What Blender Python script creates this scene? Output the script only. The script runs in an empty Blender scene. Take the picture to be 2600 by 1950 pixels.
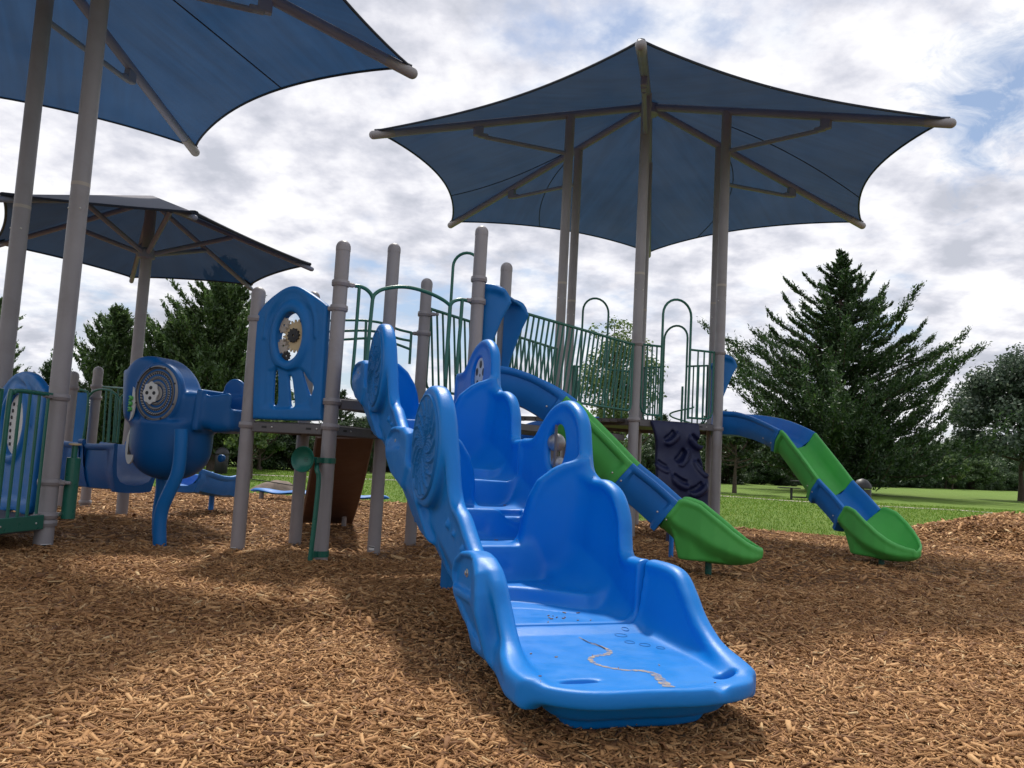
import bpy, math, random
import numpy as np
from mathutils import Vector, Matrix
PI = math.pi
R = math.radians
random.seed(7)
rng = np.random.default_rng(7)
scene = bpy.context.scene
C = scene.collection

# ---------------------------------------------------------------- camera
EYE_H = 1.1
PITCH, ROLL, FPX = 0.0906239, 0.0540215, 2031.58      # focal length in pixels of a 2600 px wide frame
cam_f = Vector((0, math.cos(PITCH), math.sin(PITCH)))
up0 = Vector((0, -math.sin(PITCH), math.cos(PITCH)))
cam_r = math.cos(ROLL) * Vector((1, 0, 0)) + math.sin(ROLL) * up0
cam_u = -math.sin(ROLL) * Vector((1, 0, 0)) + math.cos(ROLL) * up0
cd = bpy.data.cameras.new('camera')
cd.sensor_width = 36.0
cd.lens = 36.0 * FPX / 2600.0
cd.clip_start = 0.05
cd.clip_end = 3000
cam = bpy.data.objects.new('camera', cd)
C.objects.link(cam)
cam.matrix_world = Matrix(((cam_r.x, cam_u.x, -cam_f.x, 0), (cam_r.y, cam_u.y, -cam_f.y, 0),
                           (cam_r.z, cam_u.z, -cam_f.z, EYE_H), (0, 0, 0, 1)))
scene.camera = cam
scene.view_settings.view_transform = 'Standard'
scene.view_settings.look = 'None'
scene.view_settings.exposure = EXPOSURE = 0.22
scene.view_settings.gamma = 1
scene.render.film_transparent = False

# ---------------------------------------------------------------- sun and sky
SUN_EL = R(56)
SUN_AZ = math.atan2(-0.35, 4.0)          # from +Y towards +X
sunv = Vector((math.sin(SUN_AZ) * math.cos(SUN_EL), math.cos(SUN_AZ) * math.cos(SUN_EL), math.sin(SUN_EL)))
sl = bpy.data.lights.new('sun', 'SUN')
sl.energy = 3.5
sl.angle = R(4.0)
sl.color = (1.0, 0.95, 0.87)
sun = bpy.data.objects.new('sun', sl)
C.objects.link(sun)
sun.rotation_euler = sunv.to_track_quat('Z', 'Y').to_euler()
sun.location = (0, 0, 30)

world = bpy.data.worlds.new("World")
scene.world = world
world.use_nodes = True
wn = world.node_tree
for n_ in list(wn.nodes): wn.nodes.remove(n_)

class NT:
    """small node-tree writer"""
    def __init__(s, tree): s.t = tree
    def n(s, typ, **kw):
        nd = s.t.nodes.new(typ)
        for k, v in kw.items():
            if k.startswith('i_'):
                key = k[2:]
                key = int(key) if key.isdigit() else key.replace('_', ' ')
                if hasattr(v, 'is_linked') or hasattr(v, 'links'): s.t.links.new(v, nd.inputs[key])
                else: nd.inputs[key].default_value = v
            else: setattr(nd, k, v)
        return nd
    def link(s, a, b): s.t.links.new(a, b)
    def ramp(s, fac, stops, interp='LINEAR'):
        nd = s.t.nodes.new('ShaderNodeValToRGB')
        cr = nd.color_ramp; cr.interpolation = interp
        while len(cr.elements) > 1: cr.elements.remove(cr.elements[-1])
        for i, (p, c) in enumerate(stops):
            e = cr.elements[0] if i == 0 else cr.elements.new(p)
            e.position = p
            e.color = (c, c, c, 1) if isinstance(c, (int, float)) else (*c, 1)
        s.t.links.new(fac, nd.inputs[0])
        return nd.outputs[0]
    def math(s, op, a, b=0.0, clamp=False):
        nd = s.t.nodes.new('ShaderNodeMath'); nd.operation = op; nd.use_clamp = clamp
        for i, v in enumerate((a, b)):
            if hasattr(v, 'links'): s.t.links.new(v, nd.inputs[i])
            else: nd.inputs[i].default_value = v
        return nd.outputs[0]
    def mix(s, fac, a, b, blend='MIX'):
        nd = s.t.nodes.new('ShaderNodeMix'); nd.data_type = 'RGBA'; nd.blend_type = blend
        for i, v in ((0, fac), (6, a), (7, b)):
            if hasattr(v, 'links'): s.t.links.new(v, nd.inputs[i])
            elif i == 0: nd.inputs[0].default_value = v
            else: nd.inputs[i].default_value = (*v, 1) if len(v) == 3 else v
        return nd.outputs[2]
    def noise(s, vec, scale, detail=4, rough=0.55, dist=0.0, typ='FBM'):
        nd = s.t.nodes.new('ShaderNodeTexNoise'); nd.noise_type = typ
        if vec is not None: s.t.links.new(vec, nd.inputs['Vector'])
        nd.inputs['Scale'].default_value = scale; nd.inputs['Detail'].default_value = detail
        nd.inputs['Roughness'].default_value = rough; nd.inputs['Distortion'].default_value = dist
        return nd.outputs['Fac']

w = NT(wn)
SKY_S = 0.12
tc = w.n('ShaderNodeTexCoord')
sep = w.n('ShaderNodeSeparateXYZ'); w.link(tc.outputs['Generated'], sep.inputs[0])
zc = w.math('MAXIMUM', sep.outputs[2], 0.0)
den = w.math('ADD', zc, 0.28)
pu = w.math('DIVIDE', sep.outputs[0], den)
pv = w.math('DIVIDE', sep.outputs[1], den)
cmb = w.n('ShaderNodeCombineXYZ'); w.link(pu, cmb.inputs[0]); w.link(pv, cmb.inputs[1]); cmb.inputs[2].default_value = 3.7
cv = cmb.outputs[0]
big = w.noise(cv, 1.1, 4, 0.5, 0.0)
mid = w.noise(cv, 5.5, 9, 0.56, 0.05)
fin = w.noise(cv, 14.0, 7, 0.6, 0.0)
den1 = w.math('ADD', w.math('MULTIPLY', big, 0.75), w.math('ADD', w.math('MULTIPLY', mid, 0.45), w.math('MULTIPLY', fin, 0.12)))
cover = w.ramp(den1, [(0.0, 0.0), (0.52, 0.0), (0.60, 0.8), (0.66, 1.0)])
shn = w.math('ADD', w.math('MULTIPLY', w.noise(cv, 2.6, 4, 0.5, 0.0), 0.42), w.math('ADD', w.math('MULTIPLY', w.noise(cv, 9.5, 8, 0.52, 0.0), 0.50), w.math('MULTIPLY', w.noise(cv, 30.0, 5, 0.6, 0.0), 0.12)))
shade = w.ramp(shn, [(0.40, (0.50, 0.52, 0.59)), (0.47, (0.63, 0.64, 0.71)), (0.53, (0.78, 0.78, 0.83)), (0.59, (0.90, 0.90, 0.92))])
# one opening in the cloud cover, high on the right
hd_ = cam_f + cam_r * ((2520 - 1300) / FPX) + cam_u * ((975 - 260) / FPX); hd_.normalize()
hv = w.n('ShaderNodeVectorMath', operation='DISTANCE'); w.link(tc.outputs['Generated'], hv.inputs[0]); hv.inputs[1].default_value = tuple(hd_)
hole = w.ramp(w.math('ADD', hv.outputs['Value'], w.math('MULTIPLY', w.noise(cv, 9.0, 7, 0.65, 0.8), 0.22)), [(0.125, 0.0), (0.20, 1.0)])
cover = w.math('MULTIPLY', cover, hole)
sky = w.n('ShaderNodeTexSky', sky_type='NISHITA')
sky.sun_disc = False; sky.sun_elevation = SUN_EL; sky.sun_rotation = SUN_AZ % (2 * PI)
skyc = w.n('ShaderNodeVectorMath', operation='SCALE'); w.link(sky.outputs[0], skyc.inputs[0]); skyc.inputs['Scale'].default_value = SKY_S * 0.9
blue = w.mix(0.45, skyc.outputs[0], (0.28, 0.38, 0.57))
col = w.mix(cover, blue, shade)
# bright cumulus heads low over the horizon on the left
for (px_c, py_c, r0, sq) in ((205, 905, .10, 1.7), (50, 1000, .07, 1.6), (330, 870, .075, 1.8), (-60, 900, .10, 1.6)):
    d_ = cam_f + cam_r * ((px_c - 1300) / FPX) + cam_u * ((975 - py_c) / FPX); d_.normalize()
    sb = w.n('ShaderNodeVectorMath', operation='SUBTRACT'); w.link(tc.outputs['Generated'], sb.inputs[0]); sb.inputs[1].default_value = tuple(d_)
    ml = w.n('ShaderNodeVectorMath', operation='MULTIPLY'); w.link(sb.outputs[0], ml.inputs[0]); ml.inputs[1].default_value = (1, 1, sq)
    ln = w.n('ShaderNodeVectorMath', operation='LENGTH'); w.link(ml.outputs[0], ln.inputs[0])
    cn = w.noise(tc.outputs['Generated'], 16.0, 8, 0.55, 0.3)
    mk = w.ramp(w.math('ADD', ln.outputs['Value'], w.math('MULTIPLY', cn, 0.14)), [(r0, 1.0), (r0 + .022, 0.0)])
    cc_ = w.ramp(w.math('ADD', w.noise(tc.outputs['Generated'], 22.0, 6, .55, .3), w.math('MULTIPLY', sb.outputs[0], 0) if False else 0.0), [(0.38, (0.66, 0.68, 0.74)), (0.55, (0.88, 0.88, 0.90))])
    col = w.mix(mk, col, cc_)
sc2 = w.n('ShaderNodeVectorMath', operation='SCALE'); w.link(col, sc2.inputs[0]); sc2.inputs['Scale'].default_value = 1.0 / SKY_S
bg = w.n('ShaderNodeBackground'); w.link(sc2.outputs[0], bg.inputs[0]); bg.inputs[1].default_value = SKY_S
wo = w.n('ShaderNodeOutputWorld'); w.link(bg.outputs[0], wo.inputs[0])

# ---------------------------------------------------------------- photo geometry: rays cast on real planes
EYE = Vector((0, 0, EYE_H))
def ray(px, py): return cam_f + cam_r * ((px - 1300) / FPX) + cam_u * ((975 - py) / FPX)
def aty(px, py, y):
    d = ray(px, py); return EYE + d * (y / d.y)
def gnd(px, py, z=0.0):
    d = ray(px, py); return EYE + d * ((z - EYE_H) / d.z)
def toz(x, y, py):
    """height of the point above plan position x, y that shows at picture row py"""
    lo, hi = -1.0, 12.0
    for _ in range(40):
        m = (lo + hi) / 2; d = Vector((x, y, m)) - EYE
        if 975 - FPX * (d @ cam_u) / (d @ cam_f) > py: lo = m
        else: hi = m
    return lo
class Plane:
    """vertical plane through plan points p and q, u measured from p towards q"""
    def __init__(s, p, q, off=0.0):
        p = Vector(p[:2]); q = Vector(q[:2]); s.d = (q - p).normalized(); s.L = (q - p).length
        s.n = Vector((s.d.y, -s.d.x)); s.p = p + s.n * off
    def px(s, x, y):
        d = ray(x, y); dn = d.x * s.n.x + d.y * s.n.y
        P = EYE + d * ((s.p @ s.n) / dn)
        return ((Vector(P[:2]) - s.p) @ s.d, P.z)
    def pts(s, lst): return [s.px(*q) for q in lst]
    def w(s, u, z, o=0.0):
        v = s.p + s.d * u + s.n * o
        return Vector((v.x, v.y, z))

# ---------------------------------------------------------------- mesh helpers
ROOT = {}
def tag(o, label=None, cat=None, group=None, kind=None):
    if label: o['label'] = label
    if cat: o['category'] = cat
    if group: o['group'] = group
    if kind: o['kind'] = kind
    return o
def thing(name, label, cat, loc=(0, 0, 0), group=None):
    o = bpy.data.objects.new(name, None); C.objects.link(o); o.location = loc
    o.empty_display_size = 0.1
    ROOT[o.name] = Vector(loc)
    return tag(o, label, cat, group)
def link_mesh(name, verts, faces, mat, parent=None, smooth=True, angle=38, origin=None, counts=None):
    off = ROOT[parent.name] if parent else (Vector(origin) if origin is not None else Vector((0, 0, 0)))
    me = bpy.data.meshes.new(name)
    v = np.asarray(verts, dtype=np.float64).reshape(-1, 3) - np.array(off)
    if isinstance(faces, np.ndarray):
        me.vertices.add(len(v)); me.vertices.foreach_set('co', v.astype(np.float32).ravel())
        k = faces.shape[1]; me.loops.add(faces.size); me.loops.foreach_set('vertex_index', faces.astype(np.int32).ravel())
        me.polygons.add(len(faces)); me.polygons.foreach_set('loop_start', np.arange(0, faces.size, k, dtype=np.int32))
        me.polygons.foreach_set('loop_total', np.full(len(faces), k, dtype=np.int32))
        me.update(calc_edges=True)
    else:
        me.from_pydata([tuple(q) for q in v], [], faces)
    if smooth:
        me.shade_smooth()
        if angle: me.set_sharp_from_angle(angle=R(angle))
    if isinstance(mat, (list, tuple)):
        for m in mat: me.materials.append(m)
    elif mat: me.materials.append(mat)
    o = bpy.data.objects.new(name, me); C.objects.link(o)
    if parent: o.parent = parent
    else: o.location = off
    ROOT[o.name] = off
    return o

def frame_of(t, ref=None):
    t = t.normalized(); r = ref or (Vector((0, 0, 1)) if abs(t.z) < 0.95 else Vector((0, 1, 0)))
    a = t.cross(r).normalized(); b = a.cross(t).normalized()
    return a, b
class MB:
    def __init__(s): s.v = []; s.f = []
    def add(s, vs, fs):
        k = len(s.v); s.v += [Vector(q) for q in vs]; s.f += [tuple(i + k for i in f) for f in fs]; return s
    def box(s, c, size, rot=None):
        hx, hy, hz = [q / 2 for q in size]; rot = rot or Matrix.Identity(3); c = Vector(c)
        vs = [c + rot @ Vector((x, y, z)) for x in (-hx, hx) for y in (-hy, hy) for z in (-hz, hz)]
        return s.add(vs, [(0, 1, 3, 2), (4, 6, 7, 5), (0, 4, 5, 1), (2, 3, 7, 6), (0, 2, 6, 4), (1, 5, 7, 3)])
    def rbox(s, c, size, rot=None, b=0.006):
        """box with chamfered edges"""
        hx, hy, hz = [q / 2 for q in size]; rot = rot or Matrix.Identity(3); c = Vector(c)
        b = min(b, hx * .45, hy * .45, hz * .45); vs = []; idx = {}
        for ix, x in enumerate((-1, 1)):
            for iy, y in enumerate((-1, 1)):
                for iz, z in enumerate((-1, 1)):
                    for a in range(3):
                        p = [x * (hx - (a != 0) * b), y * (hy - (a != 1) * b), z * (hz - (a != 2) * b)]
                        idx[(ix, iy, iz, a)] = len(vs); vs.append(c + rot @ Vector(p))
        F = []
        for a in range(3):
            o1, o2 = [k for k in range(3) if k != a]
            for sgn in (0, 1):
                q = []
                for (m, n) in ((0, 0), (1, 0), (1, 1), (0, 1)):
                    t = [0, 0, 0]; t[a] = sgn; t[o1] = m; t[o2] = n; q.append(idx[(*t, a)])
                F.append(tuple(q))
        for a in range(3):      # edges parallel to a
            o1, o2 = [k for k in range(3) if k != a]
            for m in (0, 1):
                for n in (0, 1):
                    t0 = [0, 0, 0]; t0[o1] = m; t0[o2] = n; t1 = list(t0); t1[a] = 1
                    F.append((idx[(*t0, o1)], idx[(*t1, o1)], idx[(*t1, o2)], idx[(*t0, o2)]))
        for ix in (0, 1):
            for iy in (0, 1):
                for iz in (0, 1): F.append(tuple(idx[(ix, iy, iz, a)] for a in range(3)))
        return s.add(vs, F)
    def tube(s, pts, r, n=14, cap=True, dome=0, ref=None, sy=1.0):
        pts = [Vector(p) for p in pts]; m = len(pts)
        rs = list(r) if hasattr(r, '__len__') else [r] * m
        if dome:
            d = (pts[-1] - pts[-2]).normalized(); e = pts[-1]; r0 = rs[-1]
            for k in range(1, dome + 1):
                a = PI / 2 * k / dome; pts.append(e + d * r0 * math.sin(a)); rs.append(max(r0 * math.cos(a), 0.0015))
            m = len(pts)
        tang = []
        for i in range(m):
            a = pts[max(i - 1, 0)]; b = pts[min(i + 1, m - 1)]; tang.append((b - a).normalized())
        A, B = frame_of(tang[0], ref); vs = []
        for i in range(m):
            t = tang[i]; A = (A - t * (A @ t))
            A = A.normalized() if A.length > 1e-6 else frame_of(t)[0]
            B = A.cross(t)
            for k in range(n):
                th = 2 * PI * k / n
                vs.append(pts[i] + A * (math.cos(th) * rs[i]) + B * (math.sin(th) * rs[i] * sy))
        F = []
        for i in range(m - 1):
            for k in range(n):
                k2 = (k + 1) % n; F.append((i * n + k, i * n + k2, (i + 1) * n + k2, (i + 1) * n + k))
        if cap: F.append(tuple(reversed(range(n)))); F.append(tuple(range((m - 1) * n, m * n)))
        return s.add(vs, F)
    def lathe(s, base, axis, prof, n=24):
        """prof: list of (distance along axis, radius)"""
        base = Vector(base); axis = Vector(axis).normalized(); A, B = frame_of(axis); vs = []
        for (h, r_) in prof:
            for k in range(n):
                th = 2 * PI * k / n; vs.append(base + axis * h + (A * math.cos(th) + B * math.sin(th)) * max(r_, 0.0008))
        m = len(prof); F = []
        for i in range(m - 1):
            for k in range(n):
                k2 = (k + 1) % n; F.append((i * n + k, i * n + k2, (i + 1) * n + k2, (i + 1) * n + k))
        F.append(tuple(reversed(range(n)))); F.append(tuple(range((m - 1) * n, m * n)))
        return s.add(vs, F)
    def ball(s, c, r, n=16, sz=1.0):
        return s.lathe(Vector(c) - Vector((0, 0, r * sz)), (0, 0, 1), [(r * sz - r * sz * math.cos(PI * k / n), r * math.sin(PI * k / n)) for k in range(n + 1)], n * 2)
    def bolt(s, c, nrm, r=0.012):
        return s.lathe(c, nrm, [(0, r), (r * .35, r), (r * .7, r * .75), (r * .85, r * .3)], 10)
    def build(s, name, mat, parent=None, smooth=True, angle=38, origin=None, **kw):
        o = link_mesh(name, [tuple(q) for q in s.v], s.f, mat, parent, smooth, angle, origin)
        return o
def smooth_pts(pts, n=6, closed=False):
    """Catmull-Rom through the points"""
    P = [Vector(p) for p in pts]; m = len(P); out = []
    rngk = range(m) if closed else range(m - 1)
    for i in rngk:
        if closed: p0, p1, p2, p3 = P[(i - 1) % m], P[i], P[(i + 1) % m], P[(i + 2) % m]
        else: p0, p1, p2, p3 = P[max(i - 1, 0)], P[i], P[i + 1], P[min(i + 2, m - 1)]
        for k in range(n):
            t = k / n; t2 = t * t; t3 = t2 * t
            out.append(0.5 * ((2 * p1) + (-p0 + p2) * t + (2 * p0 - 5 * p1 + 4 * p2 - p3) * t2 + (-p0 + 3 * p1 - 3 * p2 + p3) * t3))
    if not closed: out.append(P[-1])
    return out

# ---------------------------------------------------------------- signed distance fields for the moulded plastic
class Field:
    def __init__(s, lo, hi, vox):
        s.lo = np.array(lo, float); s.vox = vox
        n_ = np.ceil((np.array(hi) - s.lo) / vox).astype(int) + 1; s.n = n_
        ax = [s.lo[i] + np.arange(n_[i]) * vox for i in range(3)]
        s.ax = ax
        s.X = ax[0][:, None, None]; s.Y = ax[1][None, :, None]; s.Z = ax[2][None, None, :]
        s.f = np.full(tuple(n_), 1.0, dtype=np.float32)
    def add(s, d, k=0.02):
        d = np.broadcast_to(d, s.f.shape).astype(np.float32)
        if k <= 0: s.f = np.minimum(s.f, d)
        else:
            h_ = np.clip(0.5 + 0.5 * (s.f - d) / k, 0, 1); s.f = s.f * (1 - h_) + d * h_ - k * h_ * (1 - h_)
        return s
    def cut(s, d, k=0.01):
        d = -np.broadcast_to(d, s.f.shape).astype(np.float32)
        h_ = np.clip(0.5 - 0.5 * (s.f - d) / k, 0, 1); s.f = s.f * (1 - h_) + d * h_ + k * h_ * (1 - h_)
        return s
    def mesh(s):
        f = s.f; f[0] = f[-1] = 1; f[:, 0] = f[:, -1] = 1; f[:, :, 0] = f[:, :, -1] = 1
        f = np.where(f == 0, 1e-5, f)
        ins = f < 0; n0, n1, n2 = f.shape
        c = np.zeros((n0 - 1, n1 - 1, n2 - 1), np.int16)
        offs = [(i, j, k) for i in (0, 1) for j in (0, 1) for k in (0, 1)]
        for (i, j, k) in offs: c += ins[i:n0 - 1 + i, j:n1 - 1 + j, k:n2 - 1 + k]
        act = (c > 0) & (c < 8); idx = np.full(act.shape, -1, np.int64)
        cells = np.argwhere(act); idx[act] = np.arange(len(cells))
        acc = np.zeros((len(cells), 3)); cnt = np.zeros(len(cells))
        for a in range(len(offs)):
            for b in range(a + 1, len(offs)):
                oa, ob = np.array(offs[a]), np.array(offs[b])
                if np.abs(oa - ob).sum() != 1: continue
                fa = f[tuple((cells + oa).T)]; fb = f[tuple((cells + ob).T)]
                m = (fa < 0) != (fb < 0); t = fa[m] / (fa[m] - fb[m])
                acc[m] += oa + (ob - oa) * t[:, None]; cnt[m] += 1
        V = (cells + acc / cnt[:, None]) * s.vox + s.lo
        Q = []
        for ax in range(3):
            sl0 = [slice(None)] * 3; sl1 = [slice(None)] * 3; sl0[ax] = slice(0, -1); sl1[ax] = slice(1, None)
            ch = ins[tuple(sl0)] != ins[tuple(sl1)]
            e = np.argwhere(ch); b_, c_ = [k for k in range(3) if k != ax]
            ok = (e[:, b_] > 0) & (e[:, c_] > 0) & (e[:, b_] < f.shape[b_] - 1) & (e[:, c_] < f.shape[c_] - 1); e = e[ok]
            sg = ins[tuple(e.T)]
            def cell(db, dc):
                q = e.copy(); q[:, b_] -= db; q[:, c_] -= dc; return idx[tuple(q.T)]
            q = np.stack([cell(1, 1), cell(0, 1), cell(0, 0), cell(1, 0)], 1)
            flip = sg if ax != 1 else ~sg
            q[~flip] = q[~flip][:, ::-1]; Q.append(q)
        Q = np.concatenate(Q); a, b_, c_, d_ = (V[Q[:, k]] for k in range(4))
        vol = (np.einsum('ij,ij->i', a, np.cross(b_, c_)) + np.einsum('ij,ij->i', a, np.cross(c_, d_))).sum()
        return V, (Q if vol > 0 else Q[:, ::-1].copy())
def polyd(pts, U, Z):
    """signed distance to a 2-D polygon, negative inside; U, Z broadcastable"""
    P = np.array([tuple(p)[:2] for p in pts], float); n_ = len(P)
    U, Z = np.broadcast_arrays(U, Z); d = np.full(U.shape, 1e9); s_ = np.ones(U.shape)
    for i in range(n_):
        a = P[i]; b = P[i - 1]; e = b - a; wx = U - a[0]; wz = Z - a[1]
        t = np.clip((wx * e[0] + wz * e[1]) / max(e @ e, 1e-12), 0, 1)
        d = np.minimum(d, (wx - e[0] * t) ** 2 + (wz - e[1] * t) ** 2)
        c1 = Z >= a[1]; c2 = Z < b[1]; c3 = e[0] * wz > e[1] * wx
        s_ = np.where((c1 & c2 & c3) | (~c1 & ~c2 & ~c3), -s_, s_)
    return s_ * np.sqrt(d)
def smax(a, b, k=0.02):
    h_ = np.clip(0.5 - 0.5 * (a - b) / k, 0, 1); return a * (1 - h_) + b * h_ + k * h_ * (1 - h_)
def smin(a, b, k=0.02):
    h_ = np.clip(0.5 + 0.5 * (a - b) / k, 0, 1); return a * (1 - h_) + b * h_ - k * h_ * (1 - h_)
def field_obj(F_, tf, name, mat, parent, relax=3):
    V, Q = F_.mesh()
    # a few Laplacian steps take the voxel steps out
    e = np.concatenate([Q[:, [0, 1]], Q[:, [1, 2]], Q[:, [2, 3]], Q[:, [3, 0]]])
    for _ in range(relax):
        acc = np.zeros_like(V); cnt = np.zeros(len(V))
        for k in range(3):
            acc[:, k] = np.bincount(e[:, 0], V[e[:, 1], k], len(V)) + np.bincount(e[:, 1], V[e[:, 0], k], len(V))
        cnt = np.bincount(e[:, 0], minlength=len(V)) + np.bincount(e[:, 1], minlength=len(V))
        V = V * 0.45 + 0.55 * acc / np.maximum(cnt, 1)[:, None]
    return link_mesh(name, tf(V), Q, mat, parent, True, 0)
def plane_tf(pl):
    """local (u, o, z) of a Plane to world"""
    def tf(V):
        out = np.empty_like(V)
        out[:, 0] = pl.p.x + pl.d.x * V[:, 0] + pl.n.x * V[:, 1]
        out[:, 1] = pl.p.y + pl.d.y * V[:, 0] + pl.n.y * V[:, 1]
        out[:, 2] = V[:, 2]; return out
    return tf

# ---------------------------------------------------------------- materials
MATS = {}
def new_mat(name):
    m = bpy.data.materials.new(name); m.use_nodes = True
    for q in list(m.node_tree.nodes): m.node_tree.nodes.remove(q)
    t = NT(m.node_tree); out = t.n('ShaderNodeOutputMaterial'); MATS[name] = m
    return m, t, out
def surf(name, col, rough=0.45, var=0.12, vscale=6.0, bump=0.0, bscale=300.0, metal=0.0, spec=0.5, dirt=None, dscale=3.0, coat=0.0, col2=None, dust=None):
    m, t, out = new_mat(name); tcn = t.n('ShaderNodeTexCoord'); ob = tcn.outputs['Object']
    b = t.n('ShaderNodeBsdfPrincipled')
    nz = t.noise(ob, vscale, 5, 0.6)
    c2 = col2 or tuple(q * (1 - var) for q in col)
    c1 = tuple(min(1, q * (1 + var)) for q in col)
    c = t.mix(t.ramp(nz, [(0.3, 0.0), (0.7, 1.0)]), c1, c2)
    if dirt:
        dn = t.ramp(t.noise(ob, dscale, 7, 0.65, 0.4), [(0.5, 0.0), (0.72, 0.6)])
        c = t.mix(dn, c, dirt)
    if dust:                                             # settled dust and foot scuffs on surfaces that face up
        g = t.n('ShaderNodeNewGeometry'); sn = t.n('ShaderNodeSeparateXYZ'); t.link(g.outputs['Normal'], sn.inputs[0])
        mp = t.n('ShaderNodeMapping'); t.link(ob, mp.inputs[0]); mp.inputs['Scale'].default_value = (3.0, 7.0, 3.0)
        dm = t.math('MULTIPLY', t.ramp(sn.outputs[2], [(0.55, 0.12), (0.95, 1.0)]), t.ramp(t.noise(mp.outputs[0], 2.2, 9, 0.72, 0.7), [(0.44, 0.0), (0.70, dust[1])]))
        c = t.mix(dm, c, dust[0])
        sc = t.ramp(t.noise(mp.outputs[0], 16, 6, 0.8, 2.5), [(0.66, 0.0), (0.70, 0.28)]); c = t.mix(sc, c, tuple(min(1, q * 1.3 + .05) for q in dust[0]))
    t.link(c, b.inputs['Base Color'])
    rn = t.ramp(t.noise(ob, vscale * 3, 4), [(0.3, max(rough - 0.07, 0.02)), (0.7, min(rough + 0.1, 1))])
    t.link(rn, b.inputs['Roughness'])
    b.inputs['Metallic'].default_value = metal; b.inputs['Specular IOR Level'].default_value = spec
    b.inputs['Coat Weight'].default_value = coat
    if bump:
        bn = t.n('ShaderNodeBump'); bn.inputs['Strength'].default_value = bump; bn.inputs['Distance'].default_value = 0.002
        t.link(t.noise(ob, bscale, 3, 0.6), bn.inputs['Height']); t.link(bn.outputs[0], b.inputs['Normal'])
    t.link(b.outputs[0], out.inputs[0])
    return m
M_post = surf('post_grey_coat', (0.275, 0.255, 0.262), 0.42, 0.07, 3, 0.25, 420, dirt=(0.20, 0.17, 0.15), dscale=2.2)
M_shpost = surf('shade_post_coat', (0.29, 0.275, 0.285), 0.45, 0.06, 3, 0.2, 420, dirt=(0.22, 0.19, 0.175), dscale=1.6)
M_raft = surf('rafter_coat', (0.235, 0.255, 0.345), 0.5, 0.08, 3, 0.2, 400)
M_blue = surf('blue_plastic', (0.000, 0.172, 0.56), 0.38, 0.05, 2.5, 0.35, 520, spec=0.3, col2=(0.001, 0.188, 0.59), dust=((0.025, 0.17, 0.42), 0.35))
M_blue2 = surf('faded_blue_plastic', (0.001, 0.140, 0.43), 0.44, 0.06, 2.5, 0.35, 520, spec=0.35, dust=((0.06, 0.14, 0.28), 0.3))
M_blue3 = surf('shaded_blue_plastic', (0.001, 0.092, 0.30), 0.40, 0.06, 2.5, 0.35, 520, spec=0.35, dust=((0.05, 0.12, 0.24), 0.3))  # darker copy of the blue: canopy shade on the pod put into the colour
M_green = surf('green_coat', (0.012, 0.125, 0.088), 0.32, 0.08, 4, 0.1, 300)
M_slgreen = surf('green_plastic', (0.075, 0.43, 0.080), 0.48, 0.07, 3, 0.5, 420, dust=((0.13, 0.30, 0.14), 0.4))
M_slblue = surf('slide_blue_plastic', (0.003, 0.165, 0.55), 0.48, 0.07, 3, 0.5, 420, dust=((0.10, 0.19, 0.32), 0.4))
M_navy = surf('navy_plastic', (0.004, 0.009, 0.052), 0.55, 0.1, 3, 0.3, 300)
M_deck = surf('deck_coat', (0.060, 0.052, 0.050), 0.6, 0.2, 4, 0.3, 150)
M_beam = surf('beam_coat', (0.115, 0.108, 0.112), 0.5, 0.08, 4, 0.2, 200)
M_brown = surf('brown_plastic', (0.105, 0.055, 0.038), 0.55, 0.08, 3, 0.2, 200)
M_white = surf('white_plastic', (0.62, 0.62, 0.60), 0.45, 0.05, 5)
M_black = surf('black_plastic', (0.012, 0.012, 0.014), 0.5, 0.1, 5)
M_silver = surf('silver_ball_coat', (0.32, 0.32, 0.33), 0.38, 0.08, 4, metal=0.6, dirt=(0.12, 0.11, 0.1), dscale=5)
M_bolt = surf('zinc_bolt', (0.6, 0.58, 0.54), 0.3, 0.1, 20, metal=0.9)
M_tan = surf('tan_plastic', (0.55, 0.43, 0.25), 0.5, 0.05, 5)
M_cream = surf('grey_cream_plastic', (0.42, 0.37, 0.32), 0.5, 0.05, 5)
M_sticker = surf('white_label', (0.72, 0.72, 0.72), 0.5, 0.04, 8)
M_bark = surf('bark', (0.075, 0.055, 0.042), 0.9, 0.3, 9, 1.0, 40)
M_hole = surf('dark_hollow', (0.004, 0.02, 0.09), 0.6, 0.05, 5)

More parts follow.
